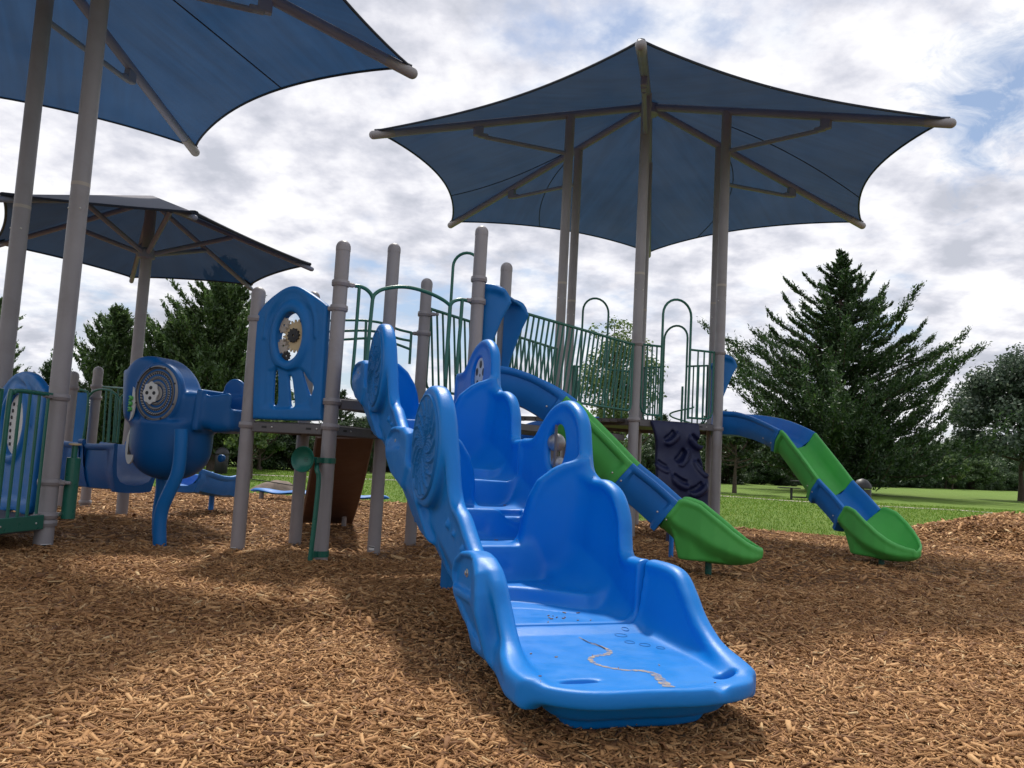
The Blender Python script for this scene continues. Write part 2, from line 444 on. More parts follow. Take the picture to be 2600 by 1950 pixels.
# ================================================================ the ground
def fabric_mat(name, top, under, trans=0.05, upper=None):
    m, t, out = new_mat(name)
    uv = t.n('ShaderNodeUVMap'); mp = t.n('ShaderNodeMapping'); t.link(uv.outputs[0], mp.inputs[0]); mp.inputs['Scale'].default_value = (7.0, 0.45, 1)
    st = t.noise(mp.outputs[0], 1.0, 6, 0.65, 0.2)
    cl = t.noise(uv.outputs[0], 0.8, 5, 0.6)
    k = t.math('ADD', t.math('MULTIPLY', st, 0.6), t.math('MULTIPLY', cl, 0.4))
    cu = t.mix(t.ramp(k, [(0.36, 0.0), (0.66, 1.0)]), tuple(q * 0.80 for q in under), tuple(min(1, q * 1.28) for q in under))
    d = t.n('ShaderNodeBsdfDiffuse'); dcol = t.mix(0.25, top, cu)
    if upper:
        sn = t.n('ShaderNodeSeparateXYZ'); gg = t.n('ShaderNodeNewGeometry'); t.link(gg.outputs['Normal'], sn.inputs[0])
        dcol = t.mix(t.math('GREATER_THAN', sn.outputs[2], 0.0), dcol, upper)      # faded outer face, painted paler still for sunlight it doesn't get
    t.link(dcol, d.inputs[0])
    tr = t.n('ShaderNodeBsdfTranslucent'); t.link(cu, tr.inputs[0])
    m1 = t.n('ShaderNodeMixShader'); m1.inputs[0].default_value = 0.5; t.link(d.outputs[0], m1.inputs[1]); t.link(tr.outputs[0], m1.inputs[2])
    tp = t.n('ShaderNodeBsdfTransparent'); m2 = t.n('ShaderNodeMixShader'); m2.inputs[0].default_value = trans
    t.link(m1.outputs[0], m2.inputs[1]); t.link(tp.outputs[0], m2.inputs[2])
    wv = t.n('ShaderNodeBump'); wv.inputs['Strength'].default_value = 0.6; wv.inputs['Distance'].default_value = 0.004
    mp2 = t.n('ShaderNodeMapping'); t.link(uv.outputs[0], mp2.inputs[0]); mp2.inputs['Scale'].default_value = (160, 40, 1)
    t.link(t.noise(mp2.outputs[0], 1.0, 2, 0.6), wv.inputs['Height']); t.link(wv.outputs[0], d.inputs['Normal']); t.link(wv.outputs[0], tr.inputs['Normal'])
    t.link(m2.outputs[0], out.inputs[0]); return m
M_fab = fabric_mat('shade_cloth', (0.10, 0.105, 0.125), (0.009, 0.030, 0.068), 0.02)
M_fabA = fabric_mat('shade_cloth_bright', (0.07, 0.09, 0.13), (0.005, 0.037, 0.100), 0.025)
M_fabB = fabric_mat('faded_sunlit_cloth', (0.06, 0.065, 0.085), (0.005, 0.017, 0.038), 0.015, (0.80, 0.78, 0.82))  # pale upper colour stands in for sun blocked by the nearer canopy
M_hem = surf('hem_cloth', (0.022, 0.03, 0.05), 0.8, 0.1, 10)

def mulch_mat():
    m, t, out = new_mat('wood_mulch'); tcn = t.n('ShaderNodeTexCoord'); ob = tcn.outputs['Object']
    hs = []; cs = None
    for i, (sx, sy, rz) in enumerate(((22, 60, 0.5), (60, 24, 0.2), (26, 70, -0.8))):
        mp = t.n('ShaderNodeMapping'); t.link(ob, mp.inputs[0]); mp.inputs['Scale'].default_value = (sx, sy, 30); mp.inputs['Rotation'].default_value = (0, 0, rz); mp.inputs['Location'].default_value = (i * 3.1, i, 0)
        v = t.n('ShaderNodeTexVoronoi'); t.link(mp.outputs[0], v.inputs['Vector']); v.inputs['Scale'].default_value = 1.0; v.inputs['Randomness'].default_value = 1
        hs.append((v.outputs['Distance'], v.outputs['Color']))
    n1 = t.ramp(t.noise(ob, 35, 3), [(0.45, 0.0), (0.55, 1.0)]); n2 = t.ramp(t.noise(ob, 28, 3, 0.6, 1.0), [(0.48, 0.0), (0.55, 1.0)])
    colr = t.mix(n2, t.mix(n1, hs[0][1], hs[1][1]), hs[2][1])
    s = t.n('ShaderNodeSeparateColor'); t.link(colr, s.inputs[0])
    c = t.ramp(s.outputs[0], [(0.0, (0.044, 0.021, 0.011)), (0.3, (0.125, 0.062, 0.027)), (0.65, (0.275, 0.145, 0.062)), (0.9, (0.450, 0.249, 0.113)), (1.0, (0.600, 0.367, 0.181))])
    patch = t.ramp(t.noise(ob, 0.55, 6, 0.6, 0.5), [(0.35, 0.0), (0.7, 1.0)])
    c = t.mix(patch, c, t.mix(1.0, c, (0.80, 0.70, 0.62), 'MULTIPLY'))
    b = t.n('ShaderNodeBsdfPrincipled'); t.link(c, b.inputs['Base Color']); b.inputs['Roughness'].default_value = 0.85; b.inputs['Specular IOR Level'].default_value = 0.25
    bm = t.n('ShaderNodeBump'); bm.inputs['Strength'].default_value = 1.0; bm.inputs['Distance'].default_value = 0.03
    hh = t.math('ADD', s.outputs[1], t.math('MULTIPLY', t.noise(ob, 60, 4), 0.8))
    t.link(hh, bm.inputs['Height']); t.link(bm.outputs[0], b.inputs['Normal']); t.link(b.outputs[0], out.inputs[0]); return m
M_mulch = mulch_mat()
def chip_mat():
    m, t, out = new_mat('mulch_chip'); g = t.n('ShaderNodeNewGeometry'); tcn = t.n('ShaderNodeTexCoord'); ob = tcn.outputs['Object']
    c = t.ramp(g.outputs['Random Per Island'], [(0.0, (0.175, 0.084, 0.037)), (0.2, (0.294, 0.149, 0.062)), (0.5, (0.450, 0.244, 0.101)), (0.8, (0.560, 0.322, 0.141)), (0.96, (0.640, 0.400, 0.190)), (1.0, (0.690, 0.520, 0.290))])
    c = t.mix(t.ramp(t.noise(ob, 90, 4, 0.6), [(0.3, 0.0), (0.75, 0.5)]), c, t.mix(1.0, c, (0.55, 0.45, 0.4), 'MULTIPLY'))
    patch = t.ramp(t.noise(ob, 0.55, 6, 0.6, 0.5), [(0.35, 0.0), (0.7, 1.0)])
    c = t.mix(patch, c, t.mix(1.0, c, (0.84, 0.78, 0.72), 'MULTIPLY'))
    b = t.n('ShaderNodeBsdfPrincipled'); t.link(c, b.inputs['Base Color']); b.inputs['Roughness'].default_value = 0.75; b.inputs['Specular IOR Level'].default_value = 0.3
    bm = t.n('ShaderNodeBump'); bm.inputs['Strength'].default_value = 0.5; bm.inputs['Distance'].default_value = 0.004
    t.link(t.noise(ob, 220, 3, 0.6), bm.inputs['Height']); t.link(bm.outputs[0], b.inputs['Normal'])
    t.link(b.outputs[0], out.inputs[0]); return m
M_chip = chip_mat()
def grass_mat():
    m, t, out = new_mat('grass_turf'); tcn = t.n('ShaderNodeTexCoord'); ob = tcn.outputs['Object']
    a = t.noise(ob, 0.22, 6, 0.6, 0.5); bb = t.noise(ob, 3.0, 6, 0.65); cc = t.noise(ob, 45, 4, 0.7)
    c = t.mix(t.ramp(a, [(0.35, 0.0), (0.65, 1.0)]), (0.120, 0.215, 0.034), (0.17, 0.26, 0.048))
    c = t.mix(t.ramp(bb, [(0.4, 0.0), (0.72, 0.7)]), c, (0.25, 0.31, 0.06))
    c = t.mix(t.ramp(cc, [(0.35, 0.75), (0.6, 0.0)]), c, (0.05, 0.105, 0.014))
    b = t.n('ShaderNodeBsdfPrincipled'); t.link(c, b.inputs['Base Color']); b.inputs['Roughness'].default_value = 0.9; b.inputs['Specular IOR Level'].default_value = 0.15
    bm = t.n('ShaderNodeBump'); bm.inputs['Strength'].default_value = 0.9; bm.inputs['Distance'].default_value = 0.05
    t.link(t.noise(ob, 30, 5, 0.7), bm.inputs['Height']); t.link(bm.outputs[0], b.inputs['Normal']); t.link(b.outputs[0], out.inputs[0]); return m
M_grass = grass_mat()
def blade_mat():
    m, t, out = new_mat('grass_blade'); g = t.n('ShaderNodeNewGeometry')
    c = t.ramp(g.outputs['Random Per Island'], [(0.0, (0.085, 0.17, 0.025)), (0.5, (0.145, 0.26, 0.036)), (0.85, (0.20, 0.31, 0.052)), (1.0, (0.32, 0.34, 0.09))])
    d = t.n('ShaderNodeBsdfDiffuse'); t.link(c, d.inputs[0]); tr = t.n('ShaderNodeBsdfTranslucent'); t.link(c, tr.inputs[0])
    mx = t.n('ShaderNodeMixShader'); mx.inputs[0].default_value = 0.4; t.link(d.outputs[0], mx.inputs[1]); t.link(tr.outputs[0], mx.inputs[2]); t.link(mx.outputs[0], out.inputs[0]); return m
M_blade = blade_mat()

def vnoise(x, y, seed=0):
    """cheap smooth value noise, numpy"""
    r_ = np.random.default_rng(seed).random((64, 64)); xi = np.floor(x).astype(int); yi = np.floor(y).astype(int)
    fx = x - xi; fy = y - yi; fx = fx * fx * (3 - 2 * fx); fy = fy * fy * (3 - 2 * fy)
    g = lambda a, b: r_[a % 64, b % 64]
    return (g(xi, yi) * (1 - fx) + g(xi + 1, yi) * fx) * (1 - fy) + (g(xi, yi + 1) * (1 - fx) + g(xi + 1, yi + 1) * fx) * fy
# outline of the mulch bed (plan)
EDGE = [(-40, -14), (-40, 13), (-24, 19.5), (-15, 18.4), (-8.6, 17.7), (-4.8, 17.4), (-1.0, 16.6), (1.8, 15.6), (3.4, 15.2), (4.5, 14.9), (5.6, 14.4), (6.9, 14.2), (8.6, 15.4), (11.5, 16.8), (15, 15), (19, 10), (19, -14)]
EDGEs = [tuple(p) for p in smooth_pts([(a, b, 0) for a, b in EDGE], 5, True)]
def bed_d(x, y): return polyd(EDGEs, x, y)
def mulch_h(x, y):
    """height of the mulch surface"""
    x = np.asarray(x, float); y = np.asarray(y, float)
    h_ = 0.045 * (vnoise(x * 0.9 + 50, y * 0.9 + 50, 3) - 0.5) + 0.03 * (vnoise(x * 2.7 + 50, y * 2.7 + 50, 4) - 0.5)
    d = bed_d(x, y); h_ = h_ * np.clip(-d / 1.0, 0, 1) + 0.02 * np.clip(-d / .4, 0, 1)
    # the far heap and the scuffed hollow under the slide ends
    for (cx, cy, r_, dh) in ((2.9, 8.0, .65, -.07), (5.2, 9.5, .65, -.07), (0.9, 3.0, .45, -0.03), (-1.2, 5.6, .9, .03), (2.2, 4.6, 1.1, .035), (-2.6, 3.6, 1.2, .03)):
        h_ = h_ + dh * np.exp(-(((x - cx) ** 2 + (y - cy) ** 2) / r_ ** 2))
    return h_
# terrain sheet to the horizon
def grid_sheet(name, xs, ys, zf, mat, kind='structure', keep=None):
    X, Y = np.meshgrid(xs, ys, indexing='ij'); Z = zf(X, Y); V = np.stack([X, Y, Z], -1).reshape(-1, 3)
    ny = len(ys); i, j = np.meshgrid(np.arange(len(xs) - 1), np.arange(ny - 1), indexing='ij')
    a = (i * ny + j).ravel(); F_ = np.stack([a, a + ny, a + ny + 1, a + 1], 1)
    if keep is not None:
        cx = V[F_].mean(1); F_ = F_[keep(cx[:, 0], cx[:, 1])]
    o = link_mesh(name, V, F_, mat, None, True, 0); return tag(o, kind=kind)
def gz(x, y): return np.where(bed_d(x, y) < -2.4, -0.25, -0.012)      # lawn, sunk under the mulch bed
gx = np.concatenate([np.linspace(-900, -60, 15), np.linspace(-50, 60, 60), np.linspace(70, 900, 15)])
gy = np.concatenate([np.linspace(-60, 0, 6), np.linspace(4, 90, 60), np.linspace(100, 1200, 14)])
grid_sheet('grass_field', gx, gy, gz, M_grass)
bx = np.concatenate([np.arange(-40, -10, .5), np.arange(-10, 12, .12), np.arange(12, 19.6, .5)])
by = np.concatenate([np.arange(-14, 0.4, .5), np.arange(.5, 19.6, .12)])
grid_sheet('mulch_ground', bx, by, lambda x, y: mulch_h(x, y) * 1.0, M_mulch, keep=lambda x, y: bed_d(x, y) < 0)

# loose chips: a dense layer of real splinters near the camera, thinner further off
def chips(n_, y0, y1, size, seed, lift=0.02):
    r_ = np.random.default_rng(seed)
    y = np.sqrt(r_.random(n_) * (y1 ** 2 - y0 ** 2) + y0 ** 2); x = (r_.random(n_) * 2 - 1) * (0.68 * y + 1.7)
    k = bed_d(x, y) < -0.02; x, y = x[k], y[k]; n_ = len(x)
    L = size * (0.45 + r_.gamma(2.2, 0.34, n_)); L = np.clip(L, .3 * size, size * 2.6); W_ = L * (0.07 + 0.20 * r_.random(n_) ** 1.6); T = W_ * (0.25 + 0.3 * r_.random(n_))
    a = r_.random(n_) * 2 * np.pi; tl = r_.normal(0, 0.27, n_); tr_ = r_.normal(0, 0.45, n_)
    z = mulch_h(x, y) + r_.random(n_) ** 1.5 * lift + 0.002
    e1 = np.stack([np.cos(a) * np.cos(tl), np.sin(a) * np.cos(tl), np.sin(tl)], 1)
    e2 = np.stack([-np.sin(a) * np.cos(tr_), np.cos(a) * np.cos(tr_), np.sin(tr_)], 1); e3 = np.cross(e1, e2)
    c = np.stack([x, y, z], 1); V = []
    tap = 0.35 + 0.6 * r_.random(n_); bend = r_.normal(0, 0.12, n_) * W_ * 2
    for (i, j, l_) in ((-1, -1, -1), (-1, 1, -1), (1, 1, -1), (1, -1, -1), (-1, -1, 1), (-1, 1, 1), (1, 1, 1), (1, -1, 1)):
        ww = W_ / 2 * (tap if i > 0 else 1.0)
        V.append(c + e1 * (L / 2 * i)[:, None] + e2 * (ww * j + (bend if i > 0 else 0))[:, None] + e3 * (T / 2 * l_)[:, None])
    V = np.stack(V, 1).reshape(-1, 3); b = np.arange(n_)[:, None] * 8
    q = np.array([[4, 5, 6, 7], [0, 1, 5, 4], [1, 2, 6, 5], [2, 3, 7, 6], [3, 0, 4, 7]])
    # winding: e1 x e2 = e3 up; order below gives outward faces
    q = np.array([[4, 7, 6, 5], [0, 4, 5, 1], [1, 5, 6, 2], [2, 6, 7, 3], [3, 7, 4, 0]])
    return V, (b[:, :, None] + q[None]).reshape(-1, 4)
CHV, CHF, k0 = [], [], 0
for args in ((290000, 1.0, 4.4, 0.034, 11, 0.030), (165000, 4.2, 8.0, 0.041, 12, 0.032), (100000, 7.8, 18.0, 0.06, 13, 0.03)):
    v, q = chips(*args); CHV.append(v); CHF.append(q + k0); k0 += len(v)
tag(link_mesh('mulch_chips', np.concatenate(CHV), np.concatenate(CHF), M_chip, None, False, 0), 'loose splintered wood chips strewn over the playground floor', 'mulch', kind='stuff')

def blades(n_, x0, x1, y0, y1, hgt, seed):
    r_ = np.random.default_rng(seed); y = y0 + (y1 - y0) * r_.random(n_) ** 1.6; x = x0 + (x1 - x0) * r_.random(n_)
    k = (bed_d(x, y) > -0.12) & (np.abs(x) < 0.68 * y + 3); x, y = x[k], y[k]; n_ = len(x)
    h_ = hgt * (0.5 + r_.random(n_)); a = r_.random(n_) * 2 * np.pi; l_ = r_.normal(0, .35, (n_, 2)) * h_[:, None]; w_ = 0.006 + 0.006 * r_.random(n_); w_ = w_ * (y / 14)
    c = np.stack([x, y, np.full(n_, -0.02)], 1); d = np.stack([np.cos(a) * w_, np.sin(a) * w_, 0 * a], 1)
    t_ = c + np.stack([l_[:, 0], l_[:, 1], h_], 1); V = np.stack([c - d, c + d, t_], 1).reshape(-1, 3)
    return V, np.arange(3 * n_).reshape(-1, 3)
v1, f1 = blades(130000, -18, 24, 13.5, 34, 0.045, 5)
tag(link_mesh('grass_blades', v1, f1, M_blade, None, False, 0), 'short green grass blades along the edge of the mulch', 'grass', kind='stuff')

# gravel path across the lawn
M_path = surf('gravel_path', (0.34, 0.30, 0.25), 0.9, 0.25, 2, 0.8, 30)
def strip(name, pts, width, z, mat):
    P = smooth_pts([(a, b, 0) for a, b in pts], 8); vs = []; fs = []
    for i, p in enumerate(P):
        t_ = (P[min(i + 1, len(P) - 1)] - P[max(i - 1, 0)]).normalized(); n_ = Vector((t_.y, -t_.x, 0)); wv = width * (1 + .15 * math.sin(i * 1.7))
        vs += [p + n_ * wv / 2 + Vector((0, 0, z)), p - n_ * wv / 2 + Vector((0, 0, z))]
        if i: fs.append((2 * i - 2, 2 * i - 1, 2 * i + 1, 2 * i))
    b = MB(); b.add(vs, fs); return b.build(name, mat)
pp = [gnd(*q) for q in ((2600, 1309), (2450, 1296), (2300, 1288), (2150, 1279), (1990, 1270), (1880, 1262), (1700, 1250), (1300, 1228), (900, 1215), (600, 1203))]
tag(strip('gravel_path', [(p.x, p.y) for p in pp], 0.8, -0.004, M_path), kind='structure')

# ================================================================ shade canopies
DIP = [0.16]; UPW = True
def canopy_fabric(tips, hub, lift=0.075, sag=0.13, nb=26, na=22):
    """six stretched panels between the rafters, edges curved inwards; returns verts, faces, uvs"""
    V = []; Fq = []; UV = []; n6 = len(tips); hub = np.array(hub) + [0, 0, lift]
    T = [np.array(t) + [0, 0, lift * .8] for t in tips]
    for k in range(n6):
        a0, a1 = T[k], T[(k + 1) % n6]; base = len(V)
        for i in range(nb + 1):
            b = 0.015 + 0.985 * i / nb
            for j in range(na + 1):
                a = j / na; s_ = 1 - sag * (4 * a * (1 - a)) ** 0.85 * b
                p = hub + ((a0 - hub) * (1 - a) + (a1 - hub) * a) * b * s_
                p = p + np.array([0, 0, -DIP[0] * 4 * a * (1 - a) * b * (1 - .55 * b)])
                V.append(p); wdt = np.linalg.norm(a1 - a0); UV.append(((a - .5) * b * wdt + k * 3.3, b * 4.5))
        for i in range(nb):
            for j in range(na):
                q = base + i * (na + 1) + j; Fq.append((q, q + na + 1, q + na + 2, q + 1) if UPW else (q + 1, q + na + 2, q + na + 1, q))
    return V, Fq, UV
def fab_pt(tips, hub, k, a, b, lift=0.075, sag=0.13):
    hub = np.array(hub) + [0, 0, lift]; T = [np.array(t) + [0, 0, lift * .8] for t in tips]; a0, a1 = T[k % len(T)], T[(k + 1) % len(T)]
    s_ = 1 - sag * (4 * a * (1 - a)) ** 0.85 * b
    p = hub + ((a0 - hub) * (1 - a) + (a1 - hub) * a) * b * s_
    return Vector(p + np.array([0, 0, -DIP[0] * 4 * a * (1 - a) * b * (1 - .55 * b)]))
def add_fabric(root, tips, hub, mat, sag=0.13, seams=()):
    V, Fq, UV = canopy_fabric(tips, hub, sag=sag)
    o = link_mesh('canopy_cloth', V, np.array(Fq), mat, root, True, 0)
    uvl = o.data.uv_layers.new(name='UVMap'); li = np.array(Fq).ravel(); uvl.data.foreach_set('uv', np.array(UV, dtype=np.float32)[li].ravel())
    hm = MB()
    for k in range(len(tips)):
        hm.tube([fab_pt(tips, hub, k, j / 24, 1.0, sag=sag) for j in range(25)], 0.016, 6)
        t_ = Vector(tips[k]); hm.tube([fab_pt(tips, hub, k, 0.0, .93, sag=sag) + Vector((0, 0, .0)), fab_pt(tips, hub, k, 0, 1.0, sag=sag)], [.02, .05], 8, sy=.5)
    for (k, a0, b0, a1, b1) in seams:
        hm.tube([fab_pt(tips, hub, k, a0 + (a1 - a0) * j / 16, b0 + (b1 - b0) * j / 16, sag=sag) - Vector((0, 0, .006)) for j in range(17)], 0.0085, 5)
    hm.build('hem', M_hem, root)
def hex_canopy(name, label, centre, phi, zt, zh, r, Rr, prad, mat, seams, ring_z, deck_z, ztop_scale=1.0):
    root = thing(name, label, 'shade canopy', (centre[0], centre[1], 0)); cx, cy = centre
    tips = []; hub = (cx, cy, zh)
    for k in range(6):
        a = phi + k * PI / 3; d = Vector((math.cos(a), math.sin(a), 0)); tip = Vector((cx, cy, zt)) + d * Rr; tips.append(tuple(tip))
        rad = Vector((cx, cy, 0)) + d * r; slope = (zt - zh) / Rr; zp = zh + slope * r
        # rafter
        rf = MB(); h0 = Vector((cx, cy, zh)) + d * 0.12; h0.z = zh + slope * .12
        rf.tube([h0, tip], 0.062, 16); o = rf.build('rafter', M_raft, root)
        cp = MB(); e = (tip - h0).normalized(); cp.tube([tip - e * 0.30, tip + e * 0.015], 0.066, 16, dome=4); cp.build('end_cap', M_shpost, o)
        # post
        p = MB(); p.tube([rad + Vector((0, 0, -0.35)), rad + Vector((0, 0, zp - 0.02))], prad, 26)
        p.tube([rad + Vector((0, 0, ring_z)), rad + Vector((0, 0, ring_z + .006))], prad + .0022, 26)
        po = p.build('post', M_shpost, root)
        for q in (3.9, 5.4):
            bo = MB(); bo.bolt(rad + Vector((math.cos(q), math.sin(q), 0)) * (prad - .002) + Vector((0, 0, ring_z - .09)), (math.cos(q), math.sin(q), 0), .011); bo.build('bolt', M_bolt, po)
        tp = MB(); tp.tube([rad + Vector((0, 0, ring_z + .14)), rad + Vector((0, 0, ring_z + .175))], prad + .0012, 26, cap=False); tp.build('tape_mark', M_cream, po)
        # brace with a drop bracket under the rafter
        rb = r + 1.55; bend = Vector((cx, cy, 0)) + d * rb; zr = zh + slope * rb
        b_ = MB(); b_.tube([rad + d * prad * .8 + Vector((0, 0, zp - 0.66)), bend + d * -0.12 + Vector((0, 0, zr - 0.19))], 0.034, 12)
        bo2 = b_.build('brace', M_raft, root)
        rot = Matrix((d, Vector((-d.y, d.x, 0)), Vector((0, 0, 1)))).transposed()
        k_ = MB(); k_.rbox(bend + Vector((0, 0, zr - 0.115)) , (0.15, 0.09, 0.16), rot, .012); k_.rbox(bend - d * .08 + Vector((0, 0, zr - 0.175)), (0.16, 0.08, 0.07), rot, .012)
        k_.build('bracket', M_raft, bo2)
    hb = MB(); hb.lathe((cx, cy, zh - .16), (0, 0, 1), [(0, .10), (.02, .16), (.2, .17), (.24, .13), (.25, .02)], 24); hb.build('hub', M_raft, root)
    add_fabric(root, tips, hub, mat, 0.105, seams)
    return root, tips
S_ = 1.1
CC = (1.884179 * S_, 11.942559 * S_); PHI = -2.799476
ZT, ZH, RC, RT = 5.25473538 * S_, 6.50344679 * S_, 1.30396802 * S_, 4.17827151 * S_
HEX = [Vector((CC[0] + RC * math.cos(PHI + k * PI / 3), CC[1] + RC * math.sin(PHI + k * PI / 3))) for k in range(6)]   # left, near, right, far right, far, far left
ring_near = toz(HEX[1].x, HEX[1].y, 722)
hex_canopy('shade_canopy', 'large dusky blue six-sided shade canopy over the green-railed platform at the right', CC, PHI, ZT, ZH, RC, RT, 0.076, M_fab,
           [(5, .30, 1.0, .0, .34), (5, .0, .34, 0, .33), (4, .62, 1.0, .95, .32), (4, .95, .32, 1, .3), (3, .0, .30, .72, 1.0), (2, .4, .35, .75, 1.0)], ring_near, 1.6)
CA = (-5.11213253 * S_, 6.44297318 * S_); ra = 1.29372644 * S_; ZTA = 4.89805626 * S_; ZHA = ZTA + 0.29420341 * RT
hex_canopy('shade_canopy', 'bright blue shade canopy close overhead at the upper left, cut by the frame', CA, 0.37161685, ZTA, ZHA, ra, RT, 0.084, M_fabA,
           [(0, .40, 1.0, .36, .1), (0, .36, .1, .3, .02), (1, .62, 1.0, .45, .1), (5, .5, 1., .5, .1)], toz(CA[0] + ra * math.cos(.3716), CA[1] + ra * math.sin(.3716), 510), .5)
HEXA = [Vector((CA[0] + ra * math.cos(0.37161685 + k * PI / 3), CA[1] + ra * math.sin(0.37161685 + k * PI / 3))) for k in range(6)]

# the single-post umbrella behind, left
UP = gnd(308, 1310); zu = 3.355 * S_
tipsU = [gnd(*q, zu) for q in ((493, 552), (788, 682), (636, 732), (334, 713))]
tl = Vector((UP.x - 2.25, UP.y + .1, zu)); tipsU = [tuple(v) for v in tipsU] + [tuple(tl), tuple(gnd(4, 506, zu))]
zhu = toz(UP.x, UP.y, 506)
um = thing('shade_umbrella', 'dark blue umbrella-like shade on one grey post, behind the two tall left posts', 'shade canopy', (UP.x, UP.y, 0))
b = MB(); b.tube([Vector((UP.x, UP.y, -.3)), Vector((UP.x, UP.y, zhu - .02))], 0.076, 24); pu_ = b.build('post', M_shpost, um)
znode = toz(UP.x, UP.y, 643)
b = MB(); b.lathe((UP.x, UP.y, znode - .09), (0, 0, 1), [(0, .077), (.02, .115), (.13, .115), (.16, .077)], 20); b.build('strut_collar', M_raft, um)
for k, t_ in enumerate(tipsU):
    t_ = Vector(t_); h0 = Vector((UP.x, UP.y, zhu - .03)); e = (t_ - h0).normalized()
    b = MB(); b.tube([h0, t_ + e * .02], 0.036, 12, dome=2); b.build('rafter', M_raft, um)
    m_ = h0.lerp(t_, .5); b = MB(); b.tube([Vector((UP.x, UP.y, znode)) + Vector((e.x, e.y, 0)).normalized() * .09, m_ - Vector((0, 0, .03))], 0.034, 12); b.build('strut', M_raft, um)
DIP[0] = 0.05
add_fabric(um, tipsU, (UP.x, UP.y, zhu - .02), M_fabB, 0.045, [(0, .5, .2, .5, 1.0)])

# ================================================================ playground posts and decks
PR = 0.069
A_ = Vector((-2.618, 8.020)); B_ = Vector((-1.702, 7.609)); C_ = Vector((-1.364, 8.578)); G_ = Vector((-2.323, 9.056)); D_ = Vector((-1.094, 9.537))
E_ = Vector((-0.407, 8.303)); F_p = Vector((-0.137, 9.262))
Q1_ = Vector((-5.622 * S_, 10.842 * S_)); Q2_ = Vector((-5.728 * S_, 10.441 * S_))
def collar(xy, z, rad=PR, parent=None, ear=None, name='collar'):
    b = MB(); c = Vector((xy[0], xy[1], z))
    b.lathe(c - Vector((0, 0, .030)), (0, 0, 1), [(0, rad), (.001, rad + .012), (.006, rad + .016), (.027, rad + .017), (.030, rad + .019), (.033, rad + .017), (.054, rad + .016), (.059, rad + .012), (.060, rad)], 26)
    if ear is not None:
        e = Vector((ear[0], ear[1], 0)).normalized(); rot = Matrix((e, Vector((-e.y, e.x, 0)), Vector((0, 0, 1)))).transposed()
        b.rbox(c + e * (rad + .036), (.058, .045, .042), rot, .008); b.tube([c + e * (rad + .06), c + e * (rad + .105)], .017, 10)
    return b.build(name, M_post, parent)
def support_post(label, xy, ztop, collars=(), rad=PR, ears=None, group='grey posts carrying the play decks', sticker=None):
    root = thing('support_post', label, 'post', (xy[0], xy[1], 0), group)
    b = MB(); b.tube([Vector((xy[0], xy[1], -.35)), Vector((xy[0], xy[1], ztop - rad * 1.0 - .035))], rad, 28); b.build('tube', M_post, root)
    b = MB(); b.tube([Vector((xy[0], xy[1], ztop - rad - .035)), Vector((xy[0], xy[1], ztop - rad))], rad + .0022, 28, dome=7); cp = b.build('dome_cap', M_post, root)
    for i, z in enumerate(collars): collar(xy, z, rad, root, (ears or {}).get(i))
    if sticker is not None:
        ang, z = sticker; q = MB(); n_ = 8; vs = []; fs = []
        for k in range(n_ + 1):
            a = ang - .45 + .9 * k / n_
            for zz in (z - .022, z + .022): vs.append(Vector((xy[0] + math.cos(a) * (rad + .0016), xy[1] + math.sin(a) * (rad + .0016), zz)))
        for k in range(n_): fs.append((2 * k, 2 * k + 2, 2 * k + 3, 2 * k + 1))
        q.add(vs, fs); s_ = q.build('label', M_sticker, root)
        q = MB(); vs = []; fs = []
        for k in range(n_ + 1):
            a = ang - .43 + .86 * k / n_
            for zz in (z + .004, z + .017): vs.append(Vector((xy[0] + math.cos(a) * (rad + .0030), xy[1] + math.sin(a) * (rad + .0030), zz)))
        for k in range(n_): fs.append((2 * k, 2 * k + 2, 2 * k + 3, 2 * k + 1))
        q.add(vs, fs); q.build('stripe', M_black, s_)
    return root
ZL = lambda xy, py: toz(xy[0], xy[1], py)
mA = (B_ - A_).normalized(); dBE = (E_ - B_).normalized(); dDF = (F_p - D_).normalized()
support_post('grey domed post at the left edge of the gear panel', A_, ZL(A_, 729), [ZL(A_, 810), ZL(A_, 1079)], ears={0: mA, 1: mA}, sticker=(-1.9, .05))
support_post('tall grey domed post between the gear panel and the green arch, beside the green horn', B_, ZL(B_, 611), [ZL(B_, 720), ZL(B_, 783), ZL(B_, 1020), ZL(B_, 1084)], ears={0: dBE, 1: -mA, 3: -mA})
support_post('grey domed post seen through the green arch, right of the tall horn post', C_, ZL(C_, 618), [ZL(C_, 1100)], sticker=(-1.8, .07))
support_post('grey post behind the gear panel, only its top and foot showing', G_, ZL(G_, 740), [ZL(G_, 1090)])
support_post('shorter grey domed post behind the blue swirl disc', D_, ZL(D_, 707), [ZL(D_, 798), ZL(D_, 847)], ears={0: dDF, 1: dDF * -1})
support_post('tallest grey domed post above the blue climber, right end of the green arch', E_, ZL(E_, 574), [ZL(E_, 710), ZL(E_, 766)], ears={1: -dBE})
support_post('grey domed post behind the blue slide hood', F_p, ZL(F_p, 667), [ZL(F_p, 800)])
support_post('short grey domed post behind the upright pump, nearer of the pair', Q2_, ZL(Q2_, 943), [ZL(Q2_, 985), ZL(Q2_, 1180)])
support_post('short grey domed post at the right end of the low green arch rail', Q1_, ZL(Q1_, 931), [ZL(Q1_, 982), ZL(Q1_, 1010), ZL(Q1_, 1275)])

